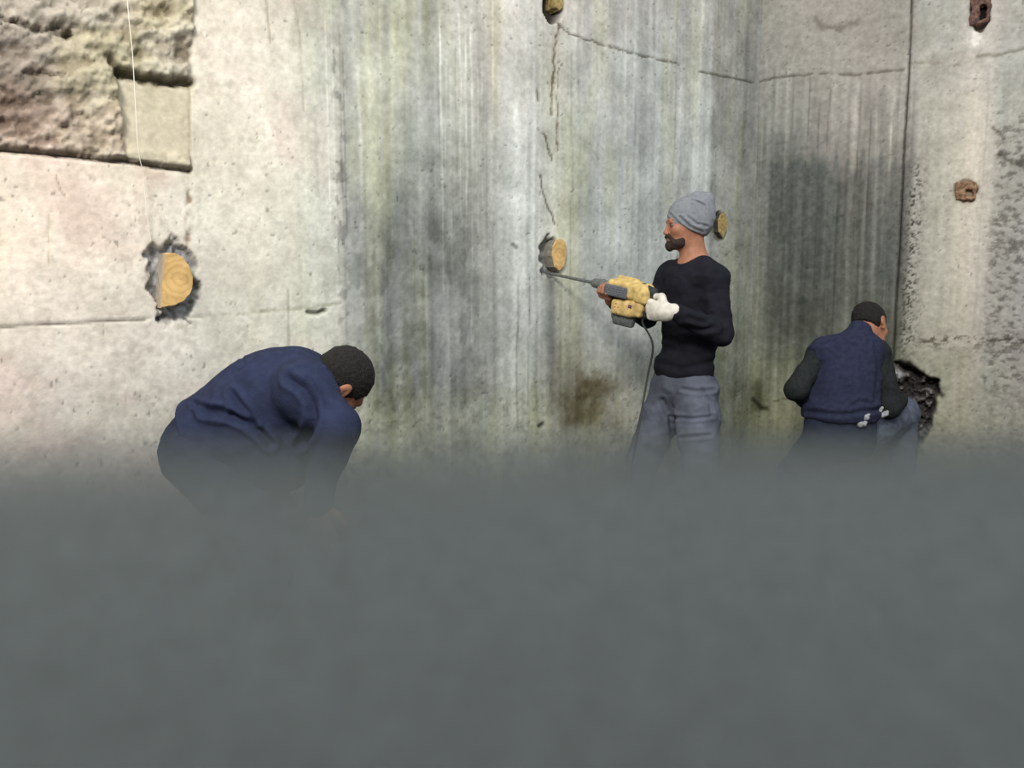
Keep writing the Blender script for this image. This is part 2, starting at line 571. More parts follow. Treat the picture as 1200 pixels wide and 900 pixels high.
def grid_colour(hx, py, X, Y, T):
    A = np.array([[[int(v) for v in c.split(',')] for c in T[y]] for y in Y], float)   # rows x cols x 3
    xi = np.interp(hx, X, np.arange(len(X)))
    yi = np.interp(py, Y, np.arange(len(Y)))
    x0 = np.clip(xi.astype(int), 0, len(X) - 2); y0 = np.clip(yi.astype(int), 0, len(Y) - 2)
    fx, fy = (xi - x0)[..., None], (yi - y0)[..., None]
    fy = fy * fy * (3 - 2 * fy)
    return (A[y0, x0] * (1 - fx) + A[y0, x0 + 1] * fx) * (1 - fy) + (A[y0 + 1, x0] * (1 - fx) + A[y0 + 1, x0 + 1] * fx) * fy


def inpoly(px, py, poly):
    r = np.zeros(px.shape, bool)
    j = len(poly) - 1
    for i in range(len(poly)):
        xi, yi = poly[i]; xj, yj = poly[j]
        c = ((yi > py) != (yj > py)) & (px < (xj - xi) * (py - yi) / (yj - yi + 1e-9) + xi)
        r ^= c
        j = i
    return r


def polysd(px, py, poly):
    d = polydist(px, py, list(poly) + [poly[0]])
    return np.where(inpoly(px, py, poly), -d, d)


SPALL = [(-80, -60), (227, -60), (225, 0), (223, 96), (180, 93), (134, 84), (140, 120), (147, 150), (146, 186), (110, 184), (60, 180), (0, 173), (-80, 166)]
PATCH = [(136, 90), (180, 95), (223, 99), (223, 196), (180, 191), (147, 187), (147, 150)]
CAVITY = [(1047, 424), (1062, 428), (1078, 434), (1096, 448), (1102, 462), (1098, 480), (1090, 500), (1078, 516), (1060, 530), (1040, 530), (1046, 480)]


def wall(name, n, v, hxs, lat, X, Y, T, left):
    zs = np.concatenate([np.arange(-0.1, 0.35, 0.06), np.arange(0.35, 3.55, 0.008), [3.8, 4.4]])
    # along-wall distance from the corner for every column
    if left is True:
        us = np.array([((on_wall(h, HORIZON, n)[:2] - CORNER) @ v) for h in hxs])
        us = np.concatenate([[us[0] - 2.8, us[0] - 1.4, us[0] - 0.5], us, [0.05]])
        hx = np.concatenate([[-60, -60, -60], hxs, [882]])
    else:
        us = np.array([((on_wall(h, HORIZON, n)[:2] - CORNER) @ v) for h in hxs])
        us = np.concatenate([[-0.05], us, [us[-1] + 0.6, us[-1] + 2.5]])
        hx = np.concatenate([[876], hxs, [1260, 1260]])
    U, Z = np.meshgrid(us, zs, indexing='ij')
    HX = np.repeat(hx[:, None], len(zs), 1)
    pos = np.zeros(U.shape + (3,))
    pos[..., 0] = CORNER[0] + v[0] * U
    pos[..., 1] = CORNER[1] + v[1] * U
    pos[..., 2] = Z
    px, py = project(pos)
    far = (pos[..., 1] < 0.8)
    px = np.where(far, -200, px)
    # wander the coordinates a little so the edges of stains are never ruler straight
    wx = (fbm(U * 9, Z * 9, seed=3) - .5) * 14
    wy = (fbm(U * 9, Z * 9, seed=8) - .5) * 14
    C = grid_colour(HX + wx * 0.35, py + wy * 1.6 + (vnoise(U * 45, Z * .6, seed=4) - .5) * 34, X, Y, T)
    D = np.zeros(U.shape)

    def mul(mask, k):
        nonlocal C
        k = np.asarray(k, float) * np.ones(3)
        C = C * (1 - mask[..., None] * (1 - k))

    def line(pts, w, k, depth=0.0, jit=0.0, gaps=0.0):
        nonlocal D
        d = polydist(px + (fbm(U * 40, Z * 40, seed=31) - .5) * jit, py + (fbm(U * 40, Z * 40, seed=32) - .5) * jit, pts)
        m = np.exp(-(d / w) ** 2)
        if gaps: m = m * sst(gaps - .12, gaps + .12, fbm(U * 25, Z * 25, seed=77))
        mul(m, k)
        D -= depth * m

    # vertical streaks, fine and broad, and blotches
    st = fbm(U * 55, Z * 1.1, seed=11, octaves=4)
    st2 = fbm(U * 14, Z * .5, seed=12, octaves=3)
    bl = fbm(U * 6, Z * 6, seed=13, octaves=5)
    fi = fbm(U * 45, Z * 45, seed=14, octaves=3)
    if left is True:
        wet = sst(330, 430, HX) * .85 + .15
        g = C.mean(-1, keepdims=True)
        C = C + (g - C) * (.35 * wet)[..., None]
        mot = sst(.46, .60, fbm(U * 16, Z * 9, seed=18, octaves=5)) * sst(390, 430, HX) * sst(600, 540, HX) * sst(150, 330, py) * sst(500, 470, py)
        C -= mot[..., None] * 17 + (sst(405, 430, HX) * sst(600, 550, HX) * sst(150, 260, py))[..., None] * 18
        C += ((st - .5) * 27 * wet + (st2 - .5) * 34 * wet + (bl - .5) * (30 + 14 * wet) + (fi - .5) * (12 + 12 * wet) + (fbm(U * 17, Z * 17, seed=19, octaves=5) - .5) * (34 - 8 * wet))[..., None]
        dry = (1 - wet) * sst(.60, .70, fbm(U * 30, Z * 30, seed=20, octaves=3)) * sst(.5, .6, bl)
        C -= dry[..., None] * 16
        yel = sst(.5, .72, fbm(U * 12, Z * 1.5, seed=15)) * wet
        C += yel[..., None] * np.array([3, 3, -6])
        pink = sst(.52, .7, fbm(U * 3, Z * 3, seed=16)) * (1 - wet)
        C += pink[..., None] * np.array([2, -6, -4])
    else:
        C -= (sst(892, 905, HX) * sst(1058, 1046, HX) * sst(165, 205, py + (st - .5) * 70) * sst(450, 410, py))[..., None] * 15
        C += ((st - .5) * 40 * sst(60, 130, py) * (1 - .5 * sst(1060, 1070, HX)) + (bl - .5) * 40 + (fi - .5) * 26)[..., None]
        C += (sst(.56, .66, bl) * -10)[..., None]
    # long lime runs and dark runs
    rs = np.random.RandomState(5 if left is True else 9)
    if left is True:
        runs = [(519, 20, 360, 1.1, 1.22), (524, 60, 210, .8, 1.12), (541, 10, 300, 1.2, 1.14), (547, 40, 290, .9, 1.25), (553, 40, 200, .8, 1.18), (560, 60, 290, .8, 1.16), (566, 100, 260, .7, 1.1),
                (553, 250, 440, 1.0, 1.14), (531, 250, 350, 1.1, 1.16), (578, 0, 130, 1.3, 1.18), (604, 120, 520, 5, 1.12), (614, 200, 420, 5, 1.08), (628, 0, 520, 2, .88), (606, 330, 520, 1.2, .72), (620, 330, 500, 1.0, .8),
                (668, 60, 400, 1.0, .84), (702, 100, 300, 3, 1.08), (790, 90, 230, 3, 1.1), (812, 0, 220, 6, 1.08), (762, 40, 300, 1.4, .9), (740, 100, 300, 2, .93), (404, 30, 420, 1.4, .84), (408, 60, 300, .8, .8),
                (397, 0, 420, 1.0, 1.07), (362, 130, 380, 2, 1.05), (437, 20, 260, 5, 1.08), (463, 20, 220, 6, 1.10), (478, 200, 420, 4, 1.07), (536, 20, 230, 1.0, .86), (566, 100, 230, 1.5, .84), (658, 330, 520, 1.4, .85), (640, 330, 460, 5, .93)]
        for _ in range(44):
            runs.append((rs.uniform(375, 870), rs.uniform(-40, 300), 0, rs.uniform(.6, 2.6), rs.choice([rs.uniform(1.05, 1.15), rs.uniform(.84, .95)])))
    else:
        runs = [(992, 120, 420, 3.5, 1.18), (1003, 180, 420, 1.5, .82), (997, 90, 300, .9, .72), (1010, 130, 260, .8, .68), (940, 90, 190, 1.0, .78), (952, 120, 200, 1.0, .8), (963, 90, 200, .8, .8), (1022, 180, 380, 2.5, 1.22), (1030, 200, 400, 1.5, 1.18),
                (888, 60, 200, 2.0, 1.12), (925, 170, 460, 1.5, .82), (903, 150, 300, 4, .88), (977, 230, 430, 1.2, .85), (888, 200, 480, 2, 1.12), (1143, 80, 400, 1.5, .88)]
        for _ in range(36):
            runs.append((rs.uniform(890, 1058), rs.uniform(60, 330), 0, rs.uniform(.6, 2.2), rs.choice([rs.uniform(1.06, 1.16), rs.uniform(.8, .93)])))
    for x0, y0, y1, w, k in runs:
        if y1 == 0: y1 = y0 + rs.uniform(60, 260)
        m = np.exp(-((HX + (vnoise(Z * 3, Z * 0, seed=int(x0)) - .5) * 3 - x0) / w) ** 2) * sst(y0 - 14, y0 + 14, py) * (1 - sst(y1 - 40, y1 + 6, py)) * (.55 + .45 * vnoise(U * 0 + x0, Z * 14, seed=6))
        mul(m, k)
    # pits
    pit = fbm(U * 62, Z * 62, seed=21, octaves=2)
    pm = sst(.83, .88, pit)
    mul(pm, .76)
    D -= pm * .0025
    if left is True:
        # rough broken band
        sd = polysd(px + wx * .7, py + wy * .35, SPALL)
        m = sst(3.5, -3.5, sd)
        big = fbm(U * 5, Z * 7 - U * 2, seed=41, octaves=5, gain=.6)
        med = fbm(U * 22, Z * 30 - U * 8, seed=42, octaves=4, gain=.6)
        rel = .030 + (big - .5) * .13 + (med - .5) * .050
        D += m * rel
        hollow_shade = m * sst(.50, .36, med) * .5 + m * sst(.48, .34, big) * .45
        mul(np.clip(hollow_shade, 0, 1), (.70, .68, .66))  # shade in the hollows of the relief, put into the colour
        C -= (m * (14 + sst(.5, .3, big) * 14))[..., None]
        C += (m * sst(.55, .75, fbm(U * 4, Z * 4, seed=44)))[..., None] * np.array([3, 3, -6])
        # smooth patch set in it
        sp = polysd(px + wx * .15, py, PATCH)
        mp = sst(2.0, -2.0, sp)
        C = C * (1 - mp[..., None]) + mp[..., None] * (np.array([206, 196, 172]) + (fi - .5)[..., None] * 16 + (bl - .5)[..., None] * 14)
        low = sst(172, 196, py)
        D += mp * (-.006 + low * .030)
        lip = mp * sst(174, 182, py) * sst(.45, .6, med)
        mul(lip, .86)
        # undercuts, their shade painted into the colour, and joints
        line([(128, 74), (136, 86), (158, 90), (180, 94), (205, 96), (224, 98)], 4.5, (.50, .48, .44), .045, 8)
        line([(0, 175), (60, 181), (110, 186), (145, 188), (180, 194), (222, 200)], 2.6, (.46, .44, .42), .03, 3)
        line([(0, 25), (14, 30), (30, 36), (60, 40), (78, 42)], 5, (.62, .60, .58), .04, 14)
        line([(26, 86), (50, 87), (72, 91)], 2.2, (.7, .68, .66), .02, 8)
        line([(222, 96), (223, 200)], 1.2, (.84, .82, .8), .004, 2)
        line([(0, 383), (60, 380), (110, 377), (170, 374)], 1.3, (.55, .54, .52), .008, 1.5)
        line([(170, 374), (225, 371), (280, 368), (340, 363), (400, 356)], 1.3, (.82, .82, .78), .004, 3, .4)
        line([(361, 366), (372, 367), (381, 364)], 2.2, (.5, .5, .46), .02, 2)
        line([(220, 200), (221, 230), (219, 262), (222, 290)], 3.2, (.66, .58, .54), .008, 10, .47)
        line([(338, 340), (339, 410)], 1.2, (.84, .84, .82), .003, 1)
        line([(312, 0), (317, 50)], 1.3, (.82, .8, .78), .003, 2)
        line([(345, 0), (352, 40), (356, 130)], 1.0, (.9, .9, .88), .002, 2)
        line([(66, 205), (70, 222), (76, 232)], .9, (.8, .78, .74), .002, 2)
        line([(57, 250), (57, 310)], .9, (.9, .88, .84), .001, 1)
        # chipped collar round the near plug
        sd = np.hypot((px - 201) / 29.0, (py - 326) / 46.0) - 1 + (fbm(U * 24, Z * 24, seed=51, octaves=3) - .5) * .75
        m = sst(.14, -.10, sd)
        gr = np.array([146, 146, 148]) + (fbm(U * 60, Z * 60, seed=52, octaves=3) - .5)[..., None] * 110
        C = C * (1 - m[..., None] * .9) + m[..., None] * .9 * gr
        D += m * (-.045 + (fbm(U * 50, Z * 50, seed=53, octaves=3) - .5) * .045)
        line([(218, 374), (224, 379)], 1.3, .6, .01, 2)
        # small chipped collar of the plug being broken out
        sd = np.hypot((px - 646) / 12.5, (py - 300) / 22.0) - 1 + (fbm(U * 30, Z * 30, seed=54, octaves=3) - .5) * .7
        m = sst(.12, -.12, sd)
        gr = np.array([118, 116, 112]) + (fbm(U * 70, Z * 70, seed=55, octaves=3) - .5)[..., None] * 90
        C = C * (1 - m[..., None] * .9) + m[..., None] * .9 * gr
        D += m * (-.05 + (fbm(U * 50, Z * 50, seed=56, octaves=3) - .5) * .04)
        sd = np.hypot((px - 648) / 12.0, (py - 6) / 20.0) - 1 + (fbm(U * 30, Z * 30, seed=57, octaves=3) - .5) * .4
        m = sst(.12, -.12, sd)
        C = C * (1 - m[..., None] * .85) + m[..., None] * .85 * np.array([36, 32, 26])  # darkness inside the top plug's hole, painted as colour
        D += m * (-.08)
        sd = np.hypot((px - 844) / 7.5, (py - 266) / 17.0) - 1 + (fbm(U * 30, Z * 30, seed=58, octaves=3) - .5) * .4
        m = sst(.12, -.12, sd)
        C = C * (1 - m[..., None] * .8) + m[..., None] * .8 * np.array([112, 106, 90])
        D += m * (-.03)
        # cracks and the sagging cold joint
        line([(650, 22), (660, 33), (668, 40), (700, 50), (740, 62), (795, 75)], 1.0, (.58, .56, .53), .006, 4, .25)
        line([(820, 84), (850, 90), (882, 97)], 1.2, (.6, .6, .56), .006, 2)
        line([(655, 30), (650, 60), (648, 95), (646, 135)], 1.2, (.58, .52, .46), .005, 6)
        line([(655, 80), (653, 130), (653, 176)], .9, (.66, .6, .54), .003, 4, .42)
        line([(630, 150), (637, 158), (643, 175), (646, 190)], 1.1, (.5, .46, .42), .004, 6, .38)
        line([(633, 205), (636, 225), (644, 248), (651, 262)], 1.1, (.48, .45, .42), .004, 4)
        line([(628, 105), (630, 118)], 1.6, (.6, .58, .54), .004, 4, .4)
        line([(601, 286), (606, 290)], 2.0, (.58, .58, .56), .004, 3)
        line([(632, 500), (636, 497)], 2.2, (.35, .33, .3), .01, 2)
        # run of dirty water under the plug, damp patch at the foot of the wall
        m = np.exp(-((px - 645 - (py - 320) * .01) / 7) ** 2) * sst(318, 326, py) * (1 - sst(380, 520, py)) * (.55 + .45 * st)
        mul(m, (.66, .66, .66))
        m = sst(1.1, .2, np.hypot((px - 676) / 40, (py - 470) / 40) + (fbm(U * 10, Z * 10, seed=61, octaves=4) - .5) * 1.3)
        mul(m, (.70, .67, .58))
        m = sst(.85, .45, np.hypot((px - 700) / 34, (py - 452) / 22) + (fbm(U * 30, Z * 30, seed=62, octaves=3) - .5) * 1.3)
        mul(m * .6, (.8, .76, .68))
        m = sst(1.0, .1, np.hypot((px - 722) / 18, (py - 470) / 20))
        C += m[..., None] * 26
        rag = sst(.6, .68, fbm(U * 30, Z * 30, seed=63, octaves=3)) * sst(430, 460, py) * (HX > 390)
        mul(rag, .9)
        m = sst(.56, .66, fbm(U * 40, Z * 18, seed=64, octaves=3)) * np.exp(-((HX - 402) / 9) ** 2) * (1 - sst(200, 520, py) * .3)
        mul(m, .78)
    else:
        line([(884, 97), (905, 92), (960, 86), (1000, 88), (1058, 82)], 1.4, (.66, .65, .62), .006, 3, .32)
        line([(1066, 74), (1100, 74), (1125, 76)], 1.6, (.86, .85, .82), .003, 3, .42)
        line([(1146, 66), (1175, 64), (1200, 57), (1240, 48)], 2.2, (.76, .75, .72), .004, 6)
        line([(955, 24), (965, 32), (985, 34), (1003, 26)], 4, (.80, .79, .78), .003, 8)
        line([(1069, -20), (1068, 20), (1065, 90), (1060, 170), (1055, 280), (1050, 360), (1047, 420)], 1.25, (.36, .34, .32), .012, 1.5)
        m = sst(.50, .66, fbm(U * 80, Z * 80, seed=71, octaves=4, gain=.65)) * np.exp(-((HX - 1066) / 9) ** 2) * sst(175, 215, py) * (1 - sst(400, 430, py))
        mul(m, (.42, .40, .38)); D -= m * .006
        m = sst(.48, .68, fbm(U * 30 + Z * 12, Z * 48, seed=72, octaves=5, gain=.65)) * sst(1148, 1164, HX) * sst(110, 150, py) * (1 - sst(440, 470, py) * .6)
        mul(m, (.72, .71, .70)); D -= m * .004
        m = sst(.48, .66, fbm(U * 30, Z * 60, seed=73, octaves=5, gain=.65)) * sst(1075, 1085, HX) * sst(388, 398, py) * (1 - sst(400, 416, py))
        mul(m, (.6, .58, .54))
        line([(1163, 152), (1175, 160), (1188, 162)], 2.5, (.66, .65, .64), .004, 8, .4)
        line([(1170, 178), (1185, 190), (1204, 194)], 4, (.62, .61, .60), .006, 10, .4)
        line([(886, 90), (884, 200)], 3.0, (.8, .8, .76), .002, 2)
        line([(882, 468), (892, 478), (898, 479)], 2.4, (.5, .49, .42), .006, 3)
        line([(908, 470), (916, 469), (924, 467)], 1.8, (.6, .58, .5), .004, 6, .4)
        m = np.exp(-((px - 888) / 7) ** 2) * sst(440, 452, py) * (1 - sst(478, 486, py))
        mul(m, (.66, .66, .6))
        # recess at the top and the small one half way up
        sd = np.hypot((px - 1148) / 11.0, (py - 14) / 22.0) - 1 + (fbm(U * 30, Z * 30, seed=74, octaves=3) - .5) * .5
        m = sst(.12, -.12, sd)
        C = C * (1 - m[..., None] * .85) + m[..., None] * .85 * np.array([98, 80, 74]); D -= m * .05
        m = sst(1.2, .5, np.hypot((px - 1140) / 10.0, (py - 46) / 12) + (fbm(U * 30, Z * 30, seed=75, octaves=3) - .5))
        C += m[..., None] * 34
        sd = np.hypot((px - 1132) / 13.0, (py - 224) / 14.0) - 1 + (fbm(U * 30, Z * 30, seed=76, octaves=3) - .5) * .5
        m = sst(.15, -.15, sd)
        mul(m, (.86, .80, .72)); D -= m * .02
        # the broken out cavity beside the kneeling man
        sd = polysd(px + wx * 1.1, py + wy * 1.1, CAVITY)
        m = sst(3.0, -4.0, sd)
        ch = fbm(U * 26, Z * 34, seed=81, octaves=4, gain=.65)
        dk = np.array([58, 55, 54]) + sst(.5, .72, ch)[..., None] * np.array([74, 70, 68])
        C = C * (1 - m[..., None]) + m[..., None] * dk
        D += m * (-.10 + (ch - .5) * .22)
        line([(1048, 424), (1064, 427), (1078, 436), (1096, 450), (1103, 464)], 2.5, (.42, .4, .38), .01, 6)
        m = sst(1.1, .4, np.hypot((px - 1052) / 8.0, (py - 442) / 12.0))
        C = C * (1 - m[..., None]) + m[..., None] * np.array([150, 152, 152]); D += m * .06
        m = sst(.58, .66, fbm(U * 26, Z * 26, seed=82, octaves=3)) * np.exp(-(np.maximum(sd, 0) / 12) ** 2) * (sd > 0)
        mul(m, .8)
    # slight form waviness of the cast concrete
    D += (fbm(U * 2.2, Z * 1.2, seed=91) - .5) * .012 + (fi - .5) * .0018 + (bl - .5) * .005
    edge = sst(0.0, 0.06, np.abs(U)) if left is True else sst(0.0, 0.06, np.abs(U))
    D *= edge
    pos[..., 0] += n[0] * D
    pos[..., 1] += n[1] * D
    nu, nz = U.shape
    V = pos.reshape(-1, 3)
    I = np.arange(nu * nz).reshape(nu, nz)
    F = np.stack([I[:-1, :-1], I[1:, :-1], I[1:, 1:], I[:-1, 1:]], -1).reshape(-1, 4)
    # solid: a back 0.35 m behind
    b0 = len(V)
    cs = [I[0, 0], I[-1, 0], I[-1, -1], I[0, -1]]
    back = V[cs].copy(); back[:, :2] -= n * .35
    V = np.concatenate([V, back])
    ring = [list(I[:, 0]), list(I[-1, :]), list(I[::-1, -1]), list(I[0, ::-1])]
    extra = []
    for k in range(4):
        loop = ring[k]
        extra.append([int(q) for q in loop[::-1]] + [b0 + k, b0 + (k + 1) % 4])
    extra.append([b0 + 3, b0 + 2, b0 + 1, b0])
    fl = F.tolist()
    # orientation of the front
    a, b, c = V[F[len(F) // 2, 0]], V[F[len(F) // 2, 1]], V[F[len(F) // 2, 2]]
    nn = np.cross(b - a, c - a)
    if nn[:2] @ n < 0: fl = [q[::-1] for q in fl]; extra = [q[::-1] for q in extra]
    o = mesh_obj(name, V, fl + extra, M_WALL, origin=(CORNER[0], CORNER[1], 0))
    me = o.data
    col = np.ones((len(V), 4), np.float32)
    col[:nu * nz, :3] = srgb(np.clip(C.reshape(-1, 3), 12, 250)) * (np.interp(HX, [0, 340, 440], [.82, .85, .95]) if left is True else np.full(HX.shape, ALB)).reshape(-1, 1)  # left wall colours lowered to offset its strong lighting
    col[nu * nz:, :3] = .4
    at = me.color_attributes.new('stain_shade', 'FLOAT_COLOR', 'POINT')
    at.data.foreach_set('color', col.reshape(-1))
    o['kind'] = 'structure'
    return o


ALB = 1.0
wall('wall_left', NL, VL, np.arange(-58, 882, 1.7), None, LX, LY, LCOL, True)
wall('wall_right', NR, VR, np.arange(880, 1262, 1.7), None, RX, RY, RCOL, False)

# floor slab
FLOOR_Z = 0.08
fx = [(-4.5, -2.0), (4.8, -2.0), (4.8, 3.3), (CORNER[0] + .1, CORNER[1] + .1), (-4.5, 0.1)]
fv = [(x, y, FLOOR_Z) for x, y in fx] + [(x, y, -.15) for x, y in fx]
ff = [[0, 1, 2, 3, 4], [9, 8, 7, 6, 5]] + [[(i + 1) % 5, i, i + 5, (i + 1) % 5 + 5] for i in range(5)]
tag(mesh_obj('floor', fv, ff, M_FLOOR, smooth=False, origin=(0, 0, 0)), None, kind='structure')


# ------------------------------------------------------------------ wooden plugs in the walls
def wall_frame(n, v):
    return np.array([v[0], v[1], 0.0]), np.array([0, 0, 1.0]), np.array([n[0], n[1], 0.0])


def plug(name, px, py, n, v, outline, depth, out, mats, label, cat, tilt=0.0):
    """outline in metres (along the wall, up); an extruded, bevelled block set into the wall"""
    c = on_wall(px, py, n)
    a, u, w = wall_frame(n, v)
    outl = np.array([[(on_wall(x, y, n) - c) @ a, (on_wall(x, y, n) - c) @ u] for x, y in outline])
    # resample + roughen the outline
    pts = []
    for i in range(len(outl)):
        p, q = outl[i], outl[(i + 1) % len(outl)]
        for t in np.linspace(0, 1, 4, endpoint=False): pts.append(p + (q - p) * t)
    pts = np.array(pts)
    rs = np.random.RandomState(int(px))
    pts += rs.uniform(-.0014, .0014, pts.shape)
    m = len(pts)
    V, F, FM = [], [], []
    cen = pts.mean(0)
    rings = [(-depth, 1.0), (out - .006, 1.0), (out, .95), (out + .001, .5)]
    for dd, sc in rings:
        for p in pts:
            q = cen + (p - cen) * sc
            tw = tilt * (q[0])
            V.append(c + a * q[0] + u * q[1] + w * (dd + (tw if dd > 0 else 0)))
    for r in range(len(rings) - 1):
        for k in range(m):
            F.append([r * m + k, r * m + (k + 1) % m, (r + 1) * m + (k + 1) % m, (r + 1) * m + k]); FM.append(1 if r < 1 else 0)
    F.append([(len(rings) - 1) * m + k for k in range(m)]); FM.append(0)
    V = np.array(V)
    # orient
    f = F[-1]
    nn = np.cross(V[f[m // 3]] - V[f[0]], V[f[2 * m // 3]] - V[f[0]])
    if nn @ w < 0: F = [q[::-1] for q in F]
    cc = c + w * out + a * cen[0] + u * cen[1]
    o = mesh_obj(name, V, F, mats, origin=cc, smooth=False, fmat=FM)
    return tag(o, label, cat)


def d_outline(w, h, flat=-1, top=.0):
    """D shape: flat side at x=flat*w/2, round on the other"""
    p = [(-w / 2, -h / 2), (w * .05, -h / 2 * 1.0)]
    for t in np.linspace(-62, 62, 9):
        p.append((-w / 2 + w * math.cos(math.radians(t)) * 1.0, h / 2 * math.sin(math.radians(t)) / math.sin(math.radians(68))))
    p += [(-w * .02, h / 2), (-w / 2 + .004, h / 2 * .93)]
    if flat > 0: p = [(-x, y) for x, y in p][::-1]
    return p


plug('wooden_plug', 199, 328, NL, VL, [(190, 297), (201, 297), (210, 302), (217, 311), (221, 322), (222, 333), (219, 344), (211, 353), (201, 358), (185, 361), (187, 330)], .10, .055, [M_WOOD, M_WOODSIDE],
     'large half-round sawn log end in a chipped grey collar on the left wall', 'wooden plug', tilt=0.06)
plug('wooden_plug', 651, 299, NL, VL, [(648, 281), (654, 280), (659, 284), (660, 298), (657, 312), (652, 318), (646, 313), (643, 300), (644, 289)], .12, .030, [M_WOOD, M_WOODSIDE2],
     'half-round wooden plug on the wall right at the tip of the jackhammer chisel', 'wooden plug')
plug('wooden_plug', 654, 0, NL, VL, [(649, -14), (659, -14), (660, 9), (656, 12), (651, 8)], .10, .0, [M_WOODOLD, M_WOODOLD],
     'yellowed wooden plug in a dark hole at the top of the long crack', 'wooden plug')
plug('wooden_plug', 845, 264, NL, VL, [(843, 251), (848, 249), (851, 258), (850, 270), (846, 279), (841, 272), (840, 258)], .10, .012, [M_WOODOLD, M_ROCK],
     'small old wooden plug on the wall just behind the grey beanie', 'wooden plug')


def socket(name, px, py, half, out, m, mi, label, cat):
    """short square tube, open at the face, set in the right wall"""
    c = on_wall(px, py, NR)
    a, u, w = wall_frame(NR, VR)
    R = np.stack([a, u, w], 1)
    F = Field([BX(c, (half[0], half[1], .05 + out), R, .008)], h=.0035, k=0)
    F.sub(BX(c + w * (.05 + out) + a * half[0] * .34 - u * half[1] * .30, (half[0] * .42, half[1] * .46, .055), R, .006), .004)
    root = sdf_obj(name, F, m, origin=c, wrinkle=.014, wfreq=(34, 34, 34), seed=7)
    tag(root, label, cat)
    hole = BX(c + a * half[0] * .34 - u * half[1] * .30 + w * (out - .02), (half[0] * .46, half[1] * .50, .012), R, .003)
    sdf_obj('opening_shade', Field([hole], h=.0035, k=0), mi, parent=root)  # black block standing in for the shade inside the tube
    return root


socket('anchor_socket', 1132, 224, (.052, .050), -.030, M_RUST, M_BLACK, 'small rusty brown square socket with a dark hollow on the right wall', 'wall socket')
socket('anchor_socket', 1149, 10, (.045, .085), -.030, M_RUSTR, M_BLACK, 'reddish brown socket in the dark recess at the top of the right wall', 'wall socket')

# pale string hanging down the left wall
sp = [on_wall(x, y, NL, o) for x, y, o in ((146, -60, .10), (150, 10, .10), (155, 60, .10), (158, 110, .09), (162, 175, .08), (168, 205, .05), (172, 250, .03), (177, 284, .012))]
tag(tube('string', sp, .0016, M_STRING, seg=6), 'thin pale string hanging down the rough patch to the large log end', 'string')


# ------------------------------------------------------------------ body builders
def frame_from(f, up):
    f = unit(f)
    l = unit(np.cross(up, f))
    u = np.cross(f, l)
    return np.stack([f, l, u], 1)           # columns: forward, left, up


def head_prims(c, R, ear=0.0):
    T = lambda x, y, z: c + R @ np.array([x, y, z])
    E = lambda x, y, z, r: EL(T(x, y, z), r, R)
    p = [(E(-.012, 0, .032, (.096, .077, .086)), .01), (E(.032, 0, -.032, (.060, .062, .084)), .03),
         (E(.045, 0, -.082, (.044, .046, .034)), .025), (E(.080, 0, -.101, (.018, .020, .016)), .02),
         (RC(T(.084, -.028, .016), T(.084, .028, .016), .013), .02),
         (RC(T(.092, 0, .004), T(.110, 0, -.036), .0070, .0105), .012),
         (EL(T(.104, .011, -.040), .0085), .008), (EL(T(.104, -.011, -.040), .0085), .008),
         (RC(T(.092, -.019, -.064), T(.092, .019, -.064), .0075), .008), (RC(T(.090, -.016, -.076), T(.090, .016, -.076), .008), .008)]
    for s in (1, -1):
        p.append((E(.058, s * .040, -.028, (.028, .022, .024)), .02))
        p.append((RC(T(-.012, s * .076, .010 + ear), T(-.004, s * (.080 - ear * .2), -.040 + ear), .013, .009), .008))
        p.append((E(-.016, s * (.084 - ear * .5), -.006 + ear, (.020, .008, .030)), .006))
    subs = [EL(T(.096, s * .031, -.004), (.014, .014, .009), R) for s in (1, -1)]
    subs += [EL(T(-.008, s * (.093 - ear * .5), -.006 + ear), (.010, .005, .018), R) for s in (1, -1)]
    return p, subs


def hair_field(c, R, h=.003, low=-.055):
    T = lambda x, y, z: c + R @ np.array([x, y, z])
    F = Field([(EL(T(-.014, 0, .034), (.101, .082, .090), R), .01), (EL(T(-.040, 0, -.012), (.062, .064, .058), R), .03)], h=h)
    F.sub(EL(T(.115, 0, -.045), (.085, .10, .105), R), .015)
    F.cut(HS(T(-.0, 0, low), R @ np.array([.35, 0, 1.0])))
    for s in (1, -1): F.sub(EL(T(-.010, s * .095, -.012), (.028, .024, .038), R), .006)
    F.sub(EL(T(.03, 0, -.09), (.10, .12, .05), R), .01)
    return F


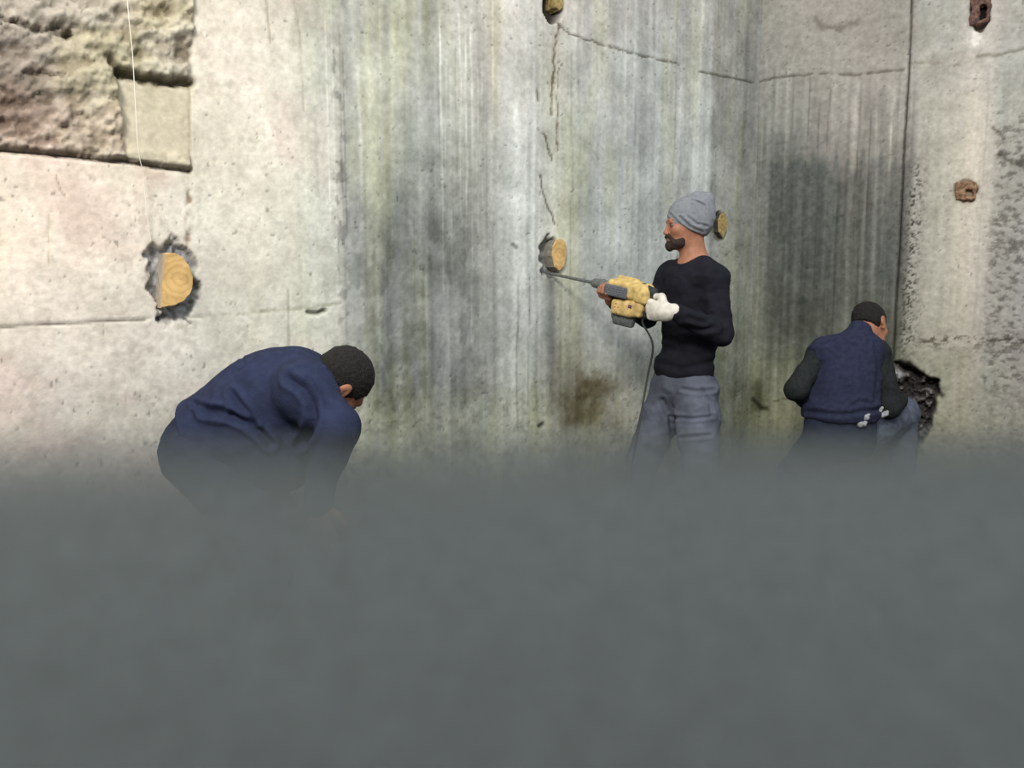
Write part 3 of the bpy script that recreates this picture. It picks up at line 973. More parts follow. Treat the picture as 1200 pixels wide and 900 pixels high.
def hand_prims(wrist, d, n, curl, thumb, sc=1.0, fat=1.0, side=1):
    """d: wrist to knuckles, n: out of the back of the hand, thumb on the +s side when side=1"""
    d, n = unit(d), unit(n)
    n = unit(n - (n @ d) * d)
    s = np.cross(n, d) * side
    out = []
    kn = []
    for i, (off, ln) in enumerate(((.030, .088), (.010, .092), (-.011, .088), (-.030, .080))):
        b = wrist + d * ln * sc + s * off * sc
        kn.append(b)
        out.append((RC(wrist + s * off * .55 * sc + d * .012, b, .0145 * sc * fat, .0115 * sc * fat), .014))
    out.append((RC(wrist + d * .03 * sc + s * .018 * sc - n * .006, wrist + d * .055 * sc - s * .018 * sc - n * .006, .017 * sc * fat), .02))
    lens = ((.040, .024, .020), (.045, .028, .021), (.041, .026, .020), (.032, .020, .018))
    for i in range(4):
        p = kn[i]; a = 0
        spread = (1.5 - i) * .05
        for j in range(3):
            a += curl[j] + (i * .04 if j == 0 else 0)
            dd = unit(d * math.cos(a) - n * math.sin(a) + s * spread * math.cos(a))
            q = p + dd * lens[i][j] * sc
            r0 = (.0098, .0088, .0080)[j] * sc * fat
            out.append((RC(p, q, r0, r0 * .9), .004 if j else .008))
            p = q
    # thumb leaves the side of the palm near its base
    p = wrist + d * .022 * sc + s * .026 * sc - n * .004
    q = p + (s * .032 + d * .026 - n * .012) * sc
    out.append((RC(p, q, .0155 * sc * fat, .0125 * sc * fat), .012))
    t1 = q + unit(thumb) * .032 * sc
    out.append((RC(q, t1, .0118 * sc * fat, .0108 * sc * fat), .006))
    t2 = t1 + unit(np.asarray(thumb) + np.asarray(-n) * .5) * .026 * sc
    out.append((RC(t1, t2, .0108 * sc * fat, .0088 * sc * fat), .005))
    return out


def fingers(prims, names=None): return prims


def shoe(name, heel, toe, parent):
    heel, toe = np.asarray(heel, float), np.asarray(toe, float)
    d = unit(toe - heel)
    F = Field([(RC(heel + d * .03, toe - d * .05, .042, .040), .02), (RC(heel + d * .03 + [0, 0, .03], heel + d * .05 + [0, 0, .12], .045, .05), .03), (RC(toe - d * .08 + [0, 0, .01], toe - d * .045, .044, .038), .02)], h=.006, k=.02)
    F.cut(HS([heel[0], heel[1], heel[2] - .035], [0, 0, 1]))
    return sdf_obj(name, F, M_BOOT, parent)


# ================================================================== standing man with the jackhammer
YM = 3.98
root1 = empty('person', (0.86, YM, FLOOR_Z), 'standing man in black sweater and grey beanie, aiming a yellow jackhammer at the wall', 'person')
f1 = unit([-.80, -.55, 0])
l1 = np.array([-f1[1], f1[0], 0])           # his left: toward the viewer and to the right
chest = P(812, 345, YM)
pelv = P(801, 452, YM + .02)
R1 = np.stack([f1, l1, [0, 0, 1]], 1)
shL, shR = P(836, 325, YM - .14), P(786, 322, YM + .14)
elL, wrL = P(844, 392, YM - .19), P(788, 364, YM - .30)
elR, wrR = P(757, 372, YM + .12), P(716, 352, YM + .04)
hc = P(805.5, 263, YM)
fh = unit([-.985, -.10, -.04])
RH = frame_from(fh, [0.02, 0, 1])
neckb = P(814, 312, YM)
hp, hs = head_prims(hc, RH, .024)
hipL, hipR = pelv + l1 * .09 + [0, 0, -.04], pelv - l1 * .09 + [0, 0, -.04]
knL, knR = P(820, 575, YM - .14), P(755, 580, YM + .10)
knL[2] = knR[2] = .55
anL, anR = np.array([knL[0] + .03, knL[1] + .03, .17]), np.array([knR[0] - .08, knR[1] + .08, .17])
# tool axis, needed for the hands
tip = on_wall(644, 320.5, NL, .004)
TE = P(771, 347, YM - .22)       # rear end
_d = ray(712, 334)
_k = np.linalg.solve(np.array([[_d[0], -(TE - tip)[0]], [_d[1], -(TE - tip)[1]]]), tip[:2])[1]
TB = tip + (TE - tip) * _k   # barrel, where the front hand holds it
ax = unit(TE - TB)
tdn = unit(np.array([0.10, 0, -1]) - (np.array([0.10, 0, -1]) @ ax) * ax)     # the tool's own down
tsd = np.cross(ax, tdn)      # sideways
if tsd[1] > 0: tsd = -tsd    # toward the viewer

rh_d = unit(-wrR + (TB + tdn * .040 + tsd * -.02))
rhand = hand_prims(TB + tdn * .046 - tsd * .075, tsd + tdn * .10, tdn, (.75, 1.15, .75), -ax * .3 - tdn * .9 + tsd * .2, side=-1)
body = hp + [(RC(hc + RH @ [-.02, 0, -.05], neckb + [0, 0, -.01], .056, .062), .03),
             (RC(neckb, (shL + shR) / 2 + [0, 0, -.02], .066, .08), .05),
             (RC(shR, shL, .052), .04),
             (EL(chest, (.105, .155, .17), R1), .05), (EL(pelv + [0, 0, .10], (.095, .135, .13), R1), .05), (EL(pelv, (.10, .145, .11), R1), .04),
             (RC(shL, elL, .048, .038), .03), (RC(elL, wrL, .038, .026), .02), (RC(shR, elR, .048, .038), .03), (RC(elR, wrR, .038, .026), .02),
             (RC(wrR, TB + tdn * .046 - tsd * .075, .026, .024), .02),
             (RC(hipL, knL, .08, .052), .03), (RC(knL, anL, .052, .036), .02), (RC(hipR, knR, .08, .052), .03), (RC(knR, anR, .052, .036), .02)] + rhand
B = Field(body, h=.0034, k=.02)
for q in hs: B.sub(q, .006)
sdf_obj('body', B, M_SKIN, root1)
for s in (1, -1):
    e = sdf_obj('eye', Field([EL(hc + RH @ np.array([.0815, s * .031, -.004]), .0125)], h=.0025, k=0), M_EYE, root1)
    sdf_obj('iris', Field([EL(hc + RH @ np.array([.0925, s * .0315, -.004]), (.0025, .0055, .0055), RH)], h=.0012, k=0), M_BLACK, parent=e)
# beard, moustache, eyebrow
T = lambda x, y, z: hc + RH @ np.array([x, y, z])
F = Field([(EL(T(.052, 0, -.090), (.050, .054, .036), RH), .01), (EL(T(.086, 0, -.102), (.024, .030, .024), RH), .015), (RC(T(.042, .048, -.078), T(.05, .045, -.085), .014, .016), .02),
           (RC(T(.042, -.048, -.078), T(.05, -.045, -.085), .014, .016), .02), (RC(T(.100, -.018, -.055), T(.100, .018, -.055), .0055), .004), (RC(T(.096, .022, -.056), T(.078, .036, -.085), .008, .012), .01), (RC(T(.096, -.022, -.056), T(.078, -.036, -.085), .008, .012), .01)], h=.0028)
F.sub(RC(T(.112, -.016, -.069), T(.112, .016, -.069), .011), .004)
F.sub(EL(T(.03, 0, -.13), (.05, .04, .028), RH), .01)
sdf_obj('beard', F, M_BEARD, root1, wrinkle=.0025, wfreq=(120, 120, 120))
for s in (1, -1):
    sdf_obj('eyebrow', Field([RC(T(.0960, s * .016, .018), T(.084, s * .042, .020), .0040, .003)], h=.0016, k=0), M_BEARD, root1)
# beanie with its slouched tail
F = Field([(EL(T(-.014, 0, .038), (.110, .092, .092), RH), .01), (EL(T(-.030, 0, .0), (.088, .088, .080), RH), .03)], h=.003)
F2 = Field([(EL(T(-.014, 0, .036), (.110, .092, .094), RH), .01), (EL(T(-.030, 0, .0), (.088, .088, .080), RH), .03),
            (RC(P(808, 246, YM), P(822, 238, YM), .060, .045), .03), (RC(P(817, 232, YM), P(829, 233, YM), .034, .032), .015),
            (RC(P(829, 234, YM - .01), P(832.5, 254, YM - .01), .032, .026), .012)], h=.003)
F2.sub(RC(P(812, 234, YM - .055), P(826, 241, YM - .062), .006), .008)
F2.sub(RC(P(826, 241, YM - .062), P(829, 254, YM - .050), .0055), .008)
F2.cut(HS(P(797, 267.5, YM), RH @ np.array([-.44, 0, 1.0])))
F2.sub(EL(T(.120, 0, -.055), (.080, .10, .076), RH), .006)
sdf_obj('beanie', F2, M_BEANIE, root1, wrinkle=.0035, wfreq=(20, 20, 42), seed=2,
        creases=[([(797, 255), (808, 266), (822, 272)], .005, 1.6), ([(806, 254), (816, 262), (828, 265)], .004, 1.4), ([(784, 250), (796, 262), (812, 273), (826, 277)], .003, 1.4), ([(812, 240), (818, 250), (822, 262)], .004, 1.4)])
# sweater
cu = unit(wrL - elL)
S = Field([(EL(chest + [0, 0, .01], (.125, .178, .185), R1), .04), (EL(chest + [-.005, 0, -.16], (.120, .160, .20), R1), .05), (EL(pelv + [0, 0, .09], (.125, .165, .13), R1), .05),
           (RC(neckb + [0, 0, -.035], (shL + shR) / 2 + [0, 0, -.02], .074, .09), .05),
           (RC(shR, shL, .064), .05), (RC(shL, elL, .064, .054), .04), (RC(elL, wrL - cu * .02, .054, .038), .03), (RC(shR, elR, .062, .052), .03), (RC(elR, wrR + (elR - wrR) * .12, .052, .036), .03)], h=.0045)
S.sub(RC(neckb + [.0, 0, .12], neckb + f1 * .018 + [0, 0, .018], .078, .072), .006)
S.cut(HS(P(800, 444, YM), [-.06, 0, 1]))
sdf_obj('sweater', S, M_SWEATER, root1, wrinkle=.011, wfreq=(11, 11, 17), seed=4,
        creases=[([(838, 345), (846, 372), (850, 392)], .006, 4), ([(800, 384), (822, 388), (838, 384)], .008, 3), ([(808, 372), (826, 378)], .006, 2.4), ([(770, 425), (800, 432), (835, 424)], .006, 3), ([(776, 395), (800, 402), (830, 404)], .006, 3)])
# trousers
TR = Field([(EL(pelv + [0, 0, .02], (.122, .168, .12), R1), .03), (RC(hipL, knL, .108, .092), .035), (RC(knL, anL, .082, .072), .02), (RC(hipR, knR, .105, .088), .035), (RC(knR, anR, .080, .070), .02),
            (EL(pelv - f1 * .05 + [0, 0, -.03], (.10, .155, .11), R1), .03)], h=.005)
TR.cut(HS(pelv + [0, 0, .10], [0, 0, -1]))
TR.cut(HS([0, 0, .13], [0, 0, 1]))
sdf_obj('trousers', TR, M_DENIM, root1, wrinkle=.012, wfreq=(12, 12, 16), seed=6,
        creases=[([(800, 456), (818, 459), (836, 457)], .006, 2), ([(786, 489), (812, 491), (836, 488)], .006, 1.8), ([(822, 456), (832, 472), (834, 486)], .006, 1.8), ([(776, 470), (786, 490), (790, 520)], .010, 3), ([(800, 513), (832, 510)], .006, 2.0)])
for an, dx in ((anL, -.0), (anR, -.0)):
    shoe('work_boot', [an[0] + .05, an[1] + .03, FLOOR_Z + .036], [an[0] - .17, an[1] - .10, FLOOR_Z + .036], root1)
# glove on the left hand, closed round the rear grip
grip = TE + ax * .012 + tdn * .056
gl_w = grip + ax * .072 + tdn * .004 + tsd * .032
gp = hand_prims(gl_w, -ax + tsd * .05, tsd + ax * .18, (1.15, 1.35, .9), -ax * .95 + tdn * .15 - tsd * .3, sc=1.08, fat=1.32, side=1)
# thumb side must be up
sv = np.cross(unit(tsd + ax * .18), unit(-ax + tsd * .05))
gp = hand_prims(gl_w, -ax + tsd * .05, tsd + ax * .18, (1.15, 1.35, .9), -ax * .95 + tdn * .15 - tsd * .3, sc=1.08, fat=1.32, side=1 if sv[2] > 0 else -1)
gp += [(RC(gl_w, wrL - cu * .012, .034, .036), .02), (RC(gl_w - ax * .03, gl_w - ax * .06, .034, .030), .02)]
sdf_obj('glove', Field(gp, h=.0032), M_GLOVE, root1, wrinkle=.0018, wfreq=(50, 50, 50), seed=9)

# ================================================================== the jackhammer
root2 = empty('jackhammer', TB, 'dusty yellow and grey jackhammer held at chest height, its chisel against the wooden plug', 'power tool')
RT = np.stack([ax, tdn, tsd], 1)
A = lambda t, dn=0, sd=0: TB + ax * (t * 1.2 if t > 0 else t) + tdn * dn + tsd * sd
TBX = lambda c, half, R, r: BX(c, (half[0] * 1.2, half[1], half[2]), R, r)
chk = A(-.085)
F = Field([RC(tip, chk + unit(tip - chk) * .0, .0075, .0085)], h=.003, k=0)
sdf_obj('chisel', F, M_STEEL, root2)
F = Field([(RC(A(-.095), A(-.075), .013, .020), .004), (RC(A(-.075), A(-.03), .023, .027), .004), (RC(A(-.03), A(.03), .024, .026), .006)], h=.003)
F.sub(RC(A(-.052, 0, .030), A(-.052, -.028, .016), .004), .002)
sdf_obj('chuck', F, M_GREYPL, root2)
L2 = float(np.linalg.norm(TE - TB))
F = Field([(TBX(A(.085, -.004), (.068, .037, .038), RT, .020), .01), (TBX(A(.150, -.004), (.055, .040, .044), RT, .020), .02), (RC(A(.02), A(.06), .030, .036), .01), (TBX(A(.10, -.040), (.05, .022, .010), RT, .008), .015),
           (TBX(A(.19, .012), (.030, .034, .052), RT, .016), .02)], h=.0035)
F.sub(TBX(A(.132, -.046, 0), (.016, .03, .006), RT, .003), .003)
sdf_obj('housing', F, M_YELLOW, root2, wrinkle=.0004, wfreq=(60, 60, 60))
lp = sdf_obj('label_plate', Field([TBX(A(.072, .010, 0), (.056, .027, .052), RT, .006)], h=.003, k=0), M_LABEL, root2)
tag(lp, 'grey side plate with pale worn lettering')
for k, (dn, a0, a1) in enumerate(((-.004, .030, .118), (.006, .026, .112), (.016, .036, .108), (.026, .030, .085))):
    segs = np.linspace(a0, a1, 6)
    for i in range(5):
        w = (segs[i + 1] - segs[i]) * .36
        V, Q = Field([TBX(A((segs[i] + segs[i + 1]) / 2, dn, .0526), (w, .0016, .0022), RT, .0008)], h=.0012, k=0).mesh()
        mesh_obj('lettering', V, Q, M_PRINT, parent=lp)
F = Field([(TBX(A(.105, .085), (.052, .036, .050), RT, .016), .01), (TBX(A(.155, .078), (.040, .036, .044), RT, .014), .015), (TBX(A(.178, .052), (.024, .030, .040), RT, .014), .02)], h=.0035)
F.sub(EL(A(.130, .030, .050), (.030, .014, .012), RT), .006)
F.sub(EL(A(.088, .110, .040), (.006, .008, .006), RT), .002)
sdf_obj('motor_housing', F, M_YELLOWD, root2, wrinkle=.0004, wfreq=(60, 60, 60))
F = Field([(TBX(A(.098, .138), (.050, .038, .018), RT, .014), .01), (RC(A(.066, .130), A(.07, .142), .032, .028), .01), (RC(A(.11, .140), A(.13, .136), .03, .026), .01)], h=.0035)
for q in range(4): F.sub(TBX(A(.065 + q * .022, .140, .036), (.004, .012, .012), RT, .002), .002)
sdf_obj('base_cap', F, M_GREYPL, root2)
F = Field([(RC(A(.176, -.024, 0), A(.222, -.012, 0), .023, .021), .01), (RC(A(.222, -.012, 0), A(.232, .030, 0), .020, .017), .012), (RC(A(.232, .030, 0), A(.218, .095), .016, .017), .01), (RC(A(.218, .095), A(.180, .105), .017, .018), .01)], h=.0032)
sdf_obj('rear_handle', F, M_RUBBER, root2)
F = Field([(RC(A(.035, .030, -.005), A(.045, .062, -.005), .014, .012), .006), (RC(A(.045, .062, -.005), A(.055, .085, -.01), .016, .014), .006)], h=.003)
sdf_obj('side_handle', F, M_RUBBER, root2)
em = sdf_obj('emblem', Field([TBX(A(.150, .066, .0505), (.008, .008, .0025), RT, .002)], h=.0018, k=0), M_EMBLEM, root2)
sdf_obj('emblem_stripe', Field([TBX(A(.150, .066, .0530), (.006, .0022, .0012), RT, .001)], h=.001, k=0), M_RED, parent=em)
for a_, d_ in ((.082, .066), (.078, .082), (.094, .082)):
    sdf_obj('screw', Field([EL(A(a_, d_, .0505), (.0035, .0035, .0025), RT)], h=.001, k=0), M_RED, root2)
tube('power_cord', [A(.20, .112), A(.190, .14, .0), P(765, 405, YM - .16), P(758, 446, YM - .13), P(748, 505, YM - .2), P(741, 545, YM - .22), P(735, 600, YM - .24), [.50, 3.6, FLOOR_Z + .012], [.2, 3.3, FLOOR_Z + .008], [-.4, 3.1, FLOOR_Z + .008]], .0050, M_CORD, root2)

# ================================================================== man bending over, left
Y2 = 2.62
pel2 = P(244, 517, Y2)
root3 = empty('person', (pel2[0], Y2, FLOOR_Z), 'man in a dark blue jacket bending far forward beneath the large log end', 'person')
ch2 = P(330, 466, Y2 + .02)
neck2 = P(378, 447, Y2 + .01)
sh2n, sh2f = P(358, 458, Y2 - .17), P(352, 452, Y2 + .20)
el2n, wr2n = P(394, 500, Y2 - .22), P(372, 590, Y2 - .16)
el2f, wr2f = P(386, 510, Y2 + .22), P(368, 596, Y2 + .14)
hc2 = P(398, 449, Y2 + .02)
up2 = unit([.80, .25, .50])
f2 = unit(np.array([.335, .48, -.776]) - (np.array([.335, .48, -.776]) @ up2) * up2)
RH2 = frame_from(f2, up2)
hp2, hs2 = head_prims(hc2, RH2)
kn2n, kn2f = np.array([pel2[0] + .24, Y2 - .11, .58]), np.array([pel2[0] + .20, Y2 + .13, .58])
an2n, an2f = np.array([pel2[0] + .08, Y2 - .12, .17]), np.array([pel2[0] + .00, Y2 + .14, .17])
hip2n, hip2f = pel2 + [0.0, -.09, -.04], pel2 + [0, .09, -.04]
td = unit(ch2 - pel2)
R2 = np.stack([td, [0, 1, 0], np.cross(td, [0, 1, 0])], 1)
h2 = hand_prims(wr2n, [.1, .1, -1], [-.3, -.9, 0], (.4, .6, .4), [.5, .2, -.8], side=1) + hand_prims(wr2f, [.1, -.1, -1], [-.3, .9, 0], (.4, .6, .4), [.5, -.2, -.8], side=-1)
B = Field(hp2 + [(RC(hc2 + RH2 @ [-.02, 0, -.05], neck2, .056, .062), .03), (EL(ch2, (.15, .155, .105), R2), .05), (RC(neck2, ch2, .065, .09), .05), (RC(ch2, pel2, .10, .11), .05),
                (RC(sh2n, sh2f, .055), .04), (RC(sh2n, el2n, .048, .038), .03), (RC(el2n, wr2n, .038, .026), .02), (RC(sh2f, el2f, .048, .038), .03), (RC(el2f, wr2f, .038, .026), .02),
                (RC(hip2n, kn2n, .08, .055), .03), (RC(kn2n, an2n, .055, .038), .02), (RC(hip2f, kn2f, .08, .055), .03), (RC(kn2f, an2f, .055, .038), .02)] + h2, h=.0036)
for q in hs2: B.sub(q, .006)
sdf_obj('body', B, M_SKIN, root3)
for s in (1, -1):
    sdf_obj('eye', Field([EL(hc2 + RH2 @ np.array([.0815, s * .031, -.004]), .0125)], h=.003, k=0), M_EYE, root3)
sdf_obj('hair', hair_field(hc2, RH2), M_HAIR, root3, wrinkle=.003, wfreq=(60, 60, 60), seed=3)
J = Field([(EL(ch2 + [-.02, 0, .012], (.20, .20, .138), R2), .05), (EL((ch2 + pel2) / 2 + [0, 0, .006], (.20, .185, .140), R2), .06), (RC(ch2 + [-.03, -.03, 0], pel2 + [.02, -.03, .02], .135, .14), .05), (RC(ch2 + [0, .05, 0], pel2 + [0, .04, 0], .13, .14), .05),
           (RC(neck2 + (ch2 - neck2) * .2, ch2, .068, .13), .05), (EL(ch2 + [-.03, 0, -.05], (.19, .19, .165), R2), .05), (EL((ch2 + pel2) / 2 + [.03, 0, -.03], (.20, .18, .165), R2), .05), (EL(P(325, 525, Y2), (.15, .16, .15)), .05), (RC(sh2n, sh2f, .088), .05), (RC(sh2n, el2n, .086, .066), .035), (RC(el2n, wr2n, .064, .042), .03), (RC(sh2f, el2f, .085, .066), .035), (RC(el2f, wr2f, .064, .042), .03),
           (RC(P(383, 432, Y2 - .03), P(393, 456, Y2 - .085), .010), .012)], h=.005)
J.cut(HS(P(222, 482, Y2), unit([.55, 0, .30]) ))
sdf_obj('jacket', J, M_NAVY, root3, wrinkle=.010, wfreq=(9, 9, 12), seed=12,
        creases=[([(340, 445), (356, 455), (366, 472), (368, 490), (362, 508), (350, 520)], .016, 4.5), ([(240, 483), (270, 487), (290, 496), (306, 508), (316, 520)], .018, 4), ([(272, 462), (284, 478), (298, 494)], .010, 3.5),
                 ([(228, 474), (244, 478), (262, 480)], .010, 3), ([(386, 432), (394, 441), (399, 452)], .006, 2), ([(284, 420), (286, 427), (278, 434)], .003, 2)])
TR = Field([(EL(pel2 + [.01, 0, 0], (.138, .17, .125), None), .03), (EL(pel2 + [-.02, 0, -.03], (.125, .165, .12), None), .03), (RC(hip2n, kn2n, .105, .082), .035), (RC(kn2n, an2n, .082, .07), .02), (RC(hip2f, kn2f, .105, .082), .035), (RC(kn2f, an2f, .082, .07), .02)], h=.006)
TR.cut(HS([0, 0, .13], [0, 0, 1]))
sdf_obj('trousers', TR, M_NAVYDK, root3, wrinkle=.010, wfreq=(11, 11, 15), seed=13)
for an in (an2n, an2f):
    shoe('work_boot', [an[0] - .06, an[1], FLOOR_Z + .036], [an[0] + .20, an[1], FLOOR_Z + .036], root3)

# ================================================================== man crouching with his back turned, right
Y3 = 4.22
pel3 = P(982, 508, Y3)
root4 = empty('person', (pel3[0], Y3, FLOOR_Z), 'crouching man seen from behind in a navy vest, at the dark broken cavity', 'person')
ch3 = P(990, 430, Y3 + .08)
neck3 = P(1006, 396, Y3 + .12)
sh3l, sh3r = P(960, 417, Y3 + .06), P(1028, 413, Y3 + .10)
el3l, wr3l = P(933, 456, Y3 - .02), P(955, 482, Y3 + .22)
el3r, wr3r = P(1043, 476, Y3 + .05), P(1056, 470, Y3 + .30)
hc3 = P(1019.5, 381, Y3 + .17)
up3 = unit([.20, .50, .84])
f3 = unit([.86, .50, -.50])
f3 = unit(f3 - (f3 @ up3) * up3)
RH3 = frame_from(f3, up3)
hp3, hs3 = head_prims(hc3, RH3)
hip3l, hip3r = P(965, 515, Y3 + .02), P(1002, 515, Y3 + .02)
kn3r = P(1056, 484, Y3 + .34)
an3r = np.array([kn3r[0] + .02, kn3r[1] - .02, .40])
kn3l = np.array([hip3l[0] - .04, Y3 + .36, .36])
an3l = np.array([hip3l[0] - .04, Y3 - .02, .17])
h3 = hand_prims(wr3l, [.6, .7, -.2], [-.3, .1, .9], (.4, .6, .4), [.8, .3, -.2], side=1) + hand_prims(wr3r, [.3, .9, -.1], [.1, 0, .9], (.5, .7, .4), [-.5, .8, -.2], side=-1)
B = Field(hp3 + [(RC(hc3 + RH3 @ [-.02, 0, -.05], neck3, .056, .062), .03), (EL(ch3, (.16, .105, .16)), .05), (RC(neck3, ch3, .065, .09), .05), (RC(ch3, pel3, .10, .11), .05),
                (RC(sh3l, sh3r, .05), .04), (RC(sh3l, el3l, .045, .036), .03), (RC(el3l, wr3l, .036, .026), .02), (RC(sh3r, el3r, .045, .036), .03), (RC(el3r, wr3r, .036, .026), .02),
                (RC(hip3l, kn3l, .08, .055), .03), (RC(kn3l, an3l, .055, .038), .02), (RC(hip3r, kn3r, .08, .055), .03), (RC(kn3r, an3r, .055, .038), .02)] + h3, h=.0038)
for q in hs3: B.sub(q, .006)
sdf_obj('body', B, M_SKIN, root4)
for s in (1, -1):
    sdf_obj('eye', Field([EL(hc3 + RH3 @ np.array([.0815, s * .031, -.004]), .0125)], h=.003, k=0), M_EYE, root4)
sdf_obj('hair', hair_field(hc3, RH3), M_HAIR, root4, wrinkle=.004, wfreq=(60, 60, 60), seed=23)
SH = Field([(EL(ch3, (.165, .125, .17)), .04), (RC(sh3l, sh3r, .058), .04), (RC(sh3l, el3l, .062, .054), .035), (RC(el3l, wr3l, .054, .038), .03), (RC(sh3r, el3r, .064, .058), .035), (RC(el3r, wr3r, .056, .038), .03), (RC(ch3, pel3 + [0, 0, .16], .12, .12), .05)], h=.005)
sdf_obj('shirt', SH, M_SLEEVE, root4, wrinkle=.010, wfreq=(13, 13, 15), seed=24)
VE = Field([(EL(ch3 + [0, 0, .01], (.184, .155, .170)), .05), (EL(P(986, 458, Y3 + .05), (.186, .175, .19)), .06), (EL(P(984, 484, Y3 + .02), (.192, .185, .14)), .06), (RC(P(966, 412, Y3 + .05), P(1017, 409, Y3 + .07), .082), .04),
            (RC(P(990, 415, Y3 + .08), neck3 + [0, 0, -.005], .10, .066), .04), (RC(P(998, 402, Y3 + .08), P(1006, 388, Y3 + .10), .072, .062), .02)], h=.005)
VE.cut(HS(P(985, 490, Y3), [.02, 0, 1]))
sdf_obj('vest', VE, M_VEST, root4, wrinkle=.011, wfreq=(12, 12, 15), seed=25,
        creases=[([(945, 482), (985, 486), (1030, 480)], .008, 2.5), ([(996, 478), (1008, 470), (1022, 474)], .007, 2.2), ([(952, 412), (947, 440), (944, 470)], .006, 2.2), ([(1026, 402), (1030, 435), (1026, 470)], .006, 2.2), ([(962, 404), (990, 396), (1010, 398)], .005, 2)])
TR = Field([(EL(pel3 + [0, 0, -.02], (.185, .155, .14)), .03), (EL(P(984, 496, Y3), (.186, .145, .10)), .03), (RC(hip3l, kn3l, .10, .085), .035), (RC(kn3l, an3l, .082, .07), .02), (RC(hip3r, kn3r, .11, .092), .03), (RC(kn3r, an3r, .085, .072), .03)], h=.006)
TR.cut(HS([0, 0, .13], [0, 0, 1]))
V, Q = TR.mesh()
N = normals(V, Q)
w = fbm(V[:, 0] * 14, V[:, 1] * 14, V[:, 2] * 18, 26, 3)
V = V + N * (.012 * ((w - .5) * 1.8))[:, None]
cx = V[Q].mean(1)
isr = (cx[:, 0] > P(1022, 500, Y3)[0])
mesh_obj('trousers', V, Q, [M_NAVYDK, M_DENIM2], root4, fmat=isr.astype(int))
for i, (x, y, r) in enumerate(((1010, 497, .016), (1015, 489, .012), (1036, 486, .015), (1030, 481, .010))):
    yy = Y3 - .155 if x < 1020 else Y3 - .06
    F = Field([(EL(P(x, y, yy), (r * 1.3, .018, r * .8)), .01), (RC(P(x - 3, y + 2, yy), P(x + 4, y - 3, yy), r * .5), .01)], h=.003)
    tag(sdf_obj('rag', F, M_RAG, root4, wrinkle=.008, wfreq=(70, 70, 70), seed=30 + i), 'scrap of white rag at the hip')
shoe('work_boot', [an3r[0] - .03, an3r[1] - .06, an3r[2] - .055], [an3r[0] + .04, an3r[1] + .16, an3r[2] - .055], root4)
shoe('work_boot', [an3l[0], an3l[1] - .06, FLOOR_Z + .036], [an3l[0], an3l[1] + .18, FLOOR_Z + .036], root4)
# the broken block his raised foot stands on, deep in the haze
bc = np.array([an3r[0] - .02, an3r[1] + .02, (an3r[2] - .09 + FLOOR_Z) / 2])
hb = (an3r[2] - .09 - FLOOR_Z) / 2
F = Field([BX(bc, (.12, .13, hb), None, .02)], h=.009, k=0)
tag(sdf_obj('concrete_block', F, M_ROCK, None, origin=(bc[0], bc[1], FLOOR_Z), wrinkle=.006, wfreq=(16, 16, 16), seed=40), 'broken concrete block deep in the haze under the crouching man\'s raised foot', 'concrete block')

# ================================================================== the bank of dust haze over the floor
HZ_TOP, HZ_SLOPE = 1.385, 0.155              # the bank thins from the near side of the pit toward the corner


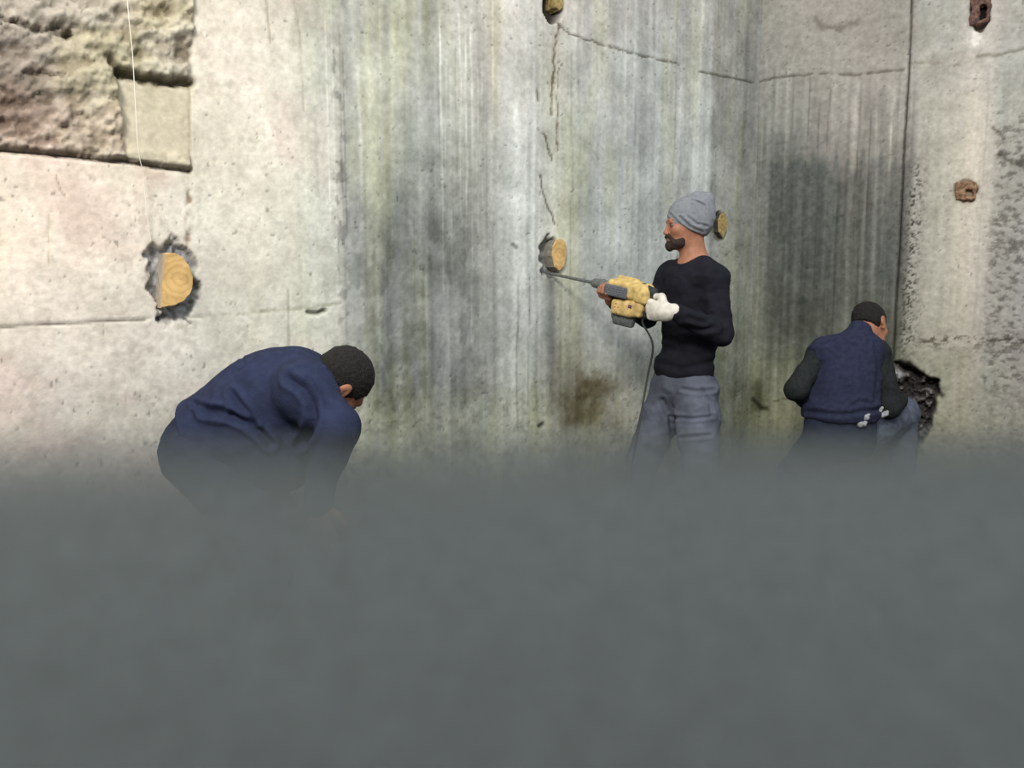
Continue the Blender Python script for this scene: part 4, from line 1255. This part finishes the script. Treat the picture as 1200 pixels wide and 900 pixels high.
def haze():
    ins = .0
    c = CORNER
    pl = [(-2.9, -0.9), (4.3, -0.9)]
    # right wall end, corner, left wall end
    pr = c + VR * 3.0
    ql = c - VL * 6.6
    poly = [(float(ql[0]), float(ql[1])), (float(ql[0]) + .2, -1.2), (4.3, -1.2), (float(pr[0]), float(pr[1])), (float(c[0]), float(c[1]))]
    V, F = [], []
    n = len(poly)
    for x, y in poly: V.append((x, y, FLOOR_Z + .002))
    for x, y in poly: V.append((x, y, HZ_TOP + .14 - HZ_SLOPE * y))
    F.append(list(range(n))[::-1]); F.append([n + i for i in range(n)])
    for i in range(n): F.append([i, (i + 1) % n, n + (i + 1) % n, n + i])
    m = bpy.data.materials.new('dust_haze')
    m.use_nodes = True
    N, L = m.node_tree.nodes, m.node_tree.links
    N.remove(N['Principled BSDF'])
    out = [q for q in N if q.type == 'OUTPUT_MATERIAL'][0]
    tc = N.new('ShaderNodeTexCoord')
    sep = N.new('ShaderNodeSeparateXYZ')
    L.new(tc.outputs['Object'], sep.inputs[0])

    def math_(op, a, b=None, clamp=False):
        q = N.new('ShaderNodeMath'); q.operation = op; q.use_clamp = clamp
        for i, v in enumerate((a, b)):
            if v is None: continue
            if isinstance(v, (int, float)): q.inputs[i].default_value = v
            else: L.new(v, q.inputs[i])
        return q.outputs[0]
    top = math_('MINIMUM', math_('SUBTRACT', HZ_TOP, math_('MULTIPLY', sep.outputs[1], HZ_SLOPE)), 1.31)
    s = math_('SUBTRACT', top, sep.outputs[2])
    no = N.new('ShaderNodeTexNoise')
    no.inputs['Scale'].default_value = 2.2
    no.inputs['Detail'].default_value = 2
    L.new(tc.outputs['Object'], no.inputs['Vector'])
    s = math_('ADD', s, math_('MULTIPLY', math_('SUBTRACT', no.outputs['Fac'], .5), .08))
    s = math_('MAXIMUM', s, 0.0)
    mr = N.new('ShaderNodeMapRange')
    mr.interpolation_type = 'SMOOTHSTEP'
    mr.inputs['From Min'].default_value, mr.inputs['From Max'].default_value = 2.2, 3.3
    mr.inputs['To Min'].default_value, mr.inputs['To Max'].default_value = 2.0, 1.0
    L.new(sep.outputs[1], mr.inputs['Value'])
    s = math_('MULTIPLY', s, mr.outputs['Result'])
    dens = math_('MINIMUM', math_('MULTIPLY', math_('MULTIPLY', s, math_('ADD', math_('MULTIPLY', s, 2.4), 1.0)), HZ_A), HZ_MAX)
    vol = N.new('ShaderNodeVolumePrincipled')
    vol.inputs['Color'].default_value = HZ_COL + (1,)
    vol.inputs['Anisotropy'].default_value = 0.0
    n3 = N.new('ShaderNodeTexNoise')
    n3.inputs['Scale'].default_value = 26.0
    n3.inputs['Detail'].default_value = 4
    L.new(tc.outputs['Object'], n3.inputs['Vector'])
    cr = N.new('ShaderNodeValToRGB')
    cr.color_ramp.elements[0].position, cr.color_ramp.elements[1].position = .35, .65
    cr.color_ramp.elements[0].color = tuple(c * .72 for c in HZ_COL) + (1,)
    cr.color_ramp.elements[1].color = tuple(c * 1.28 for c in HZ_COL) + (1,)
    L.new(n3.outputs['Fac'], cr.inputs['Fac'])
    L.new(cr.outputs['Color'], vol.inputs['Color'])
    L.new(dens, vol.inputs['Density'])
    L.new(vol.outputs[0], out.inputs['Volume'])
    o = mesh_obj('dust_haze', V, F, m, smooth=False, origin=(0, 0, 0))
    tag(o, 'dense bank of grey-green dust haze over the floor of the pit', 'haze', kind='stuff')


HZ_A, HZ_MAX = 1.75, 12.0
HZ_COL = (0.192, 0.216, 0.218)
haze()
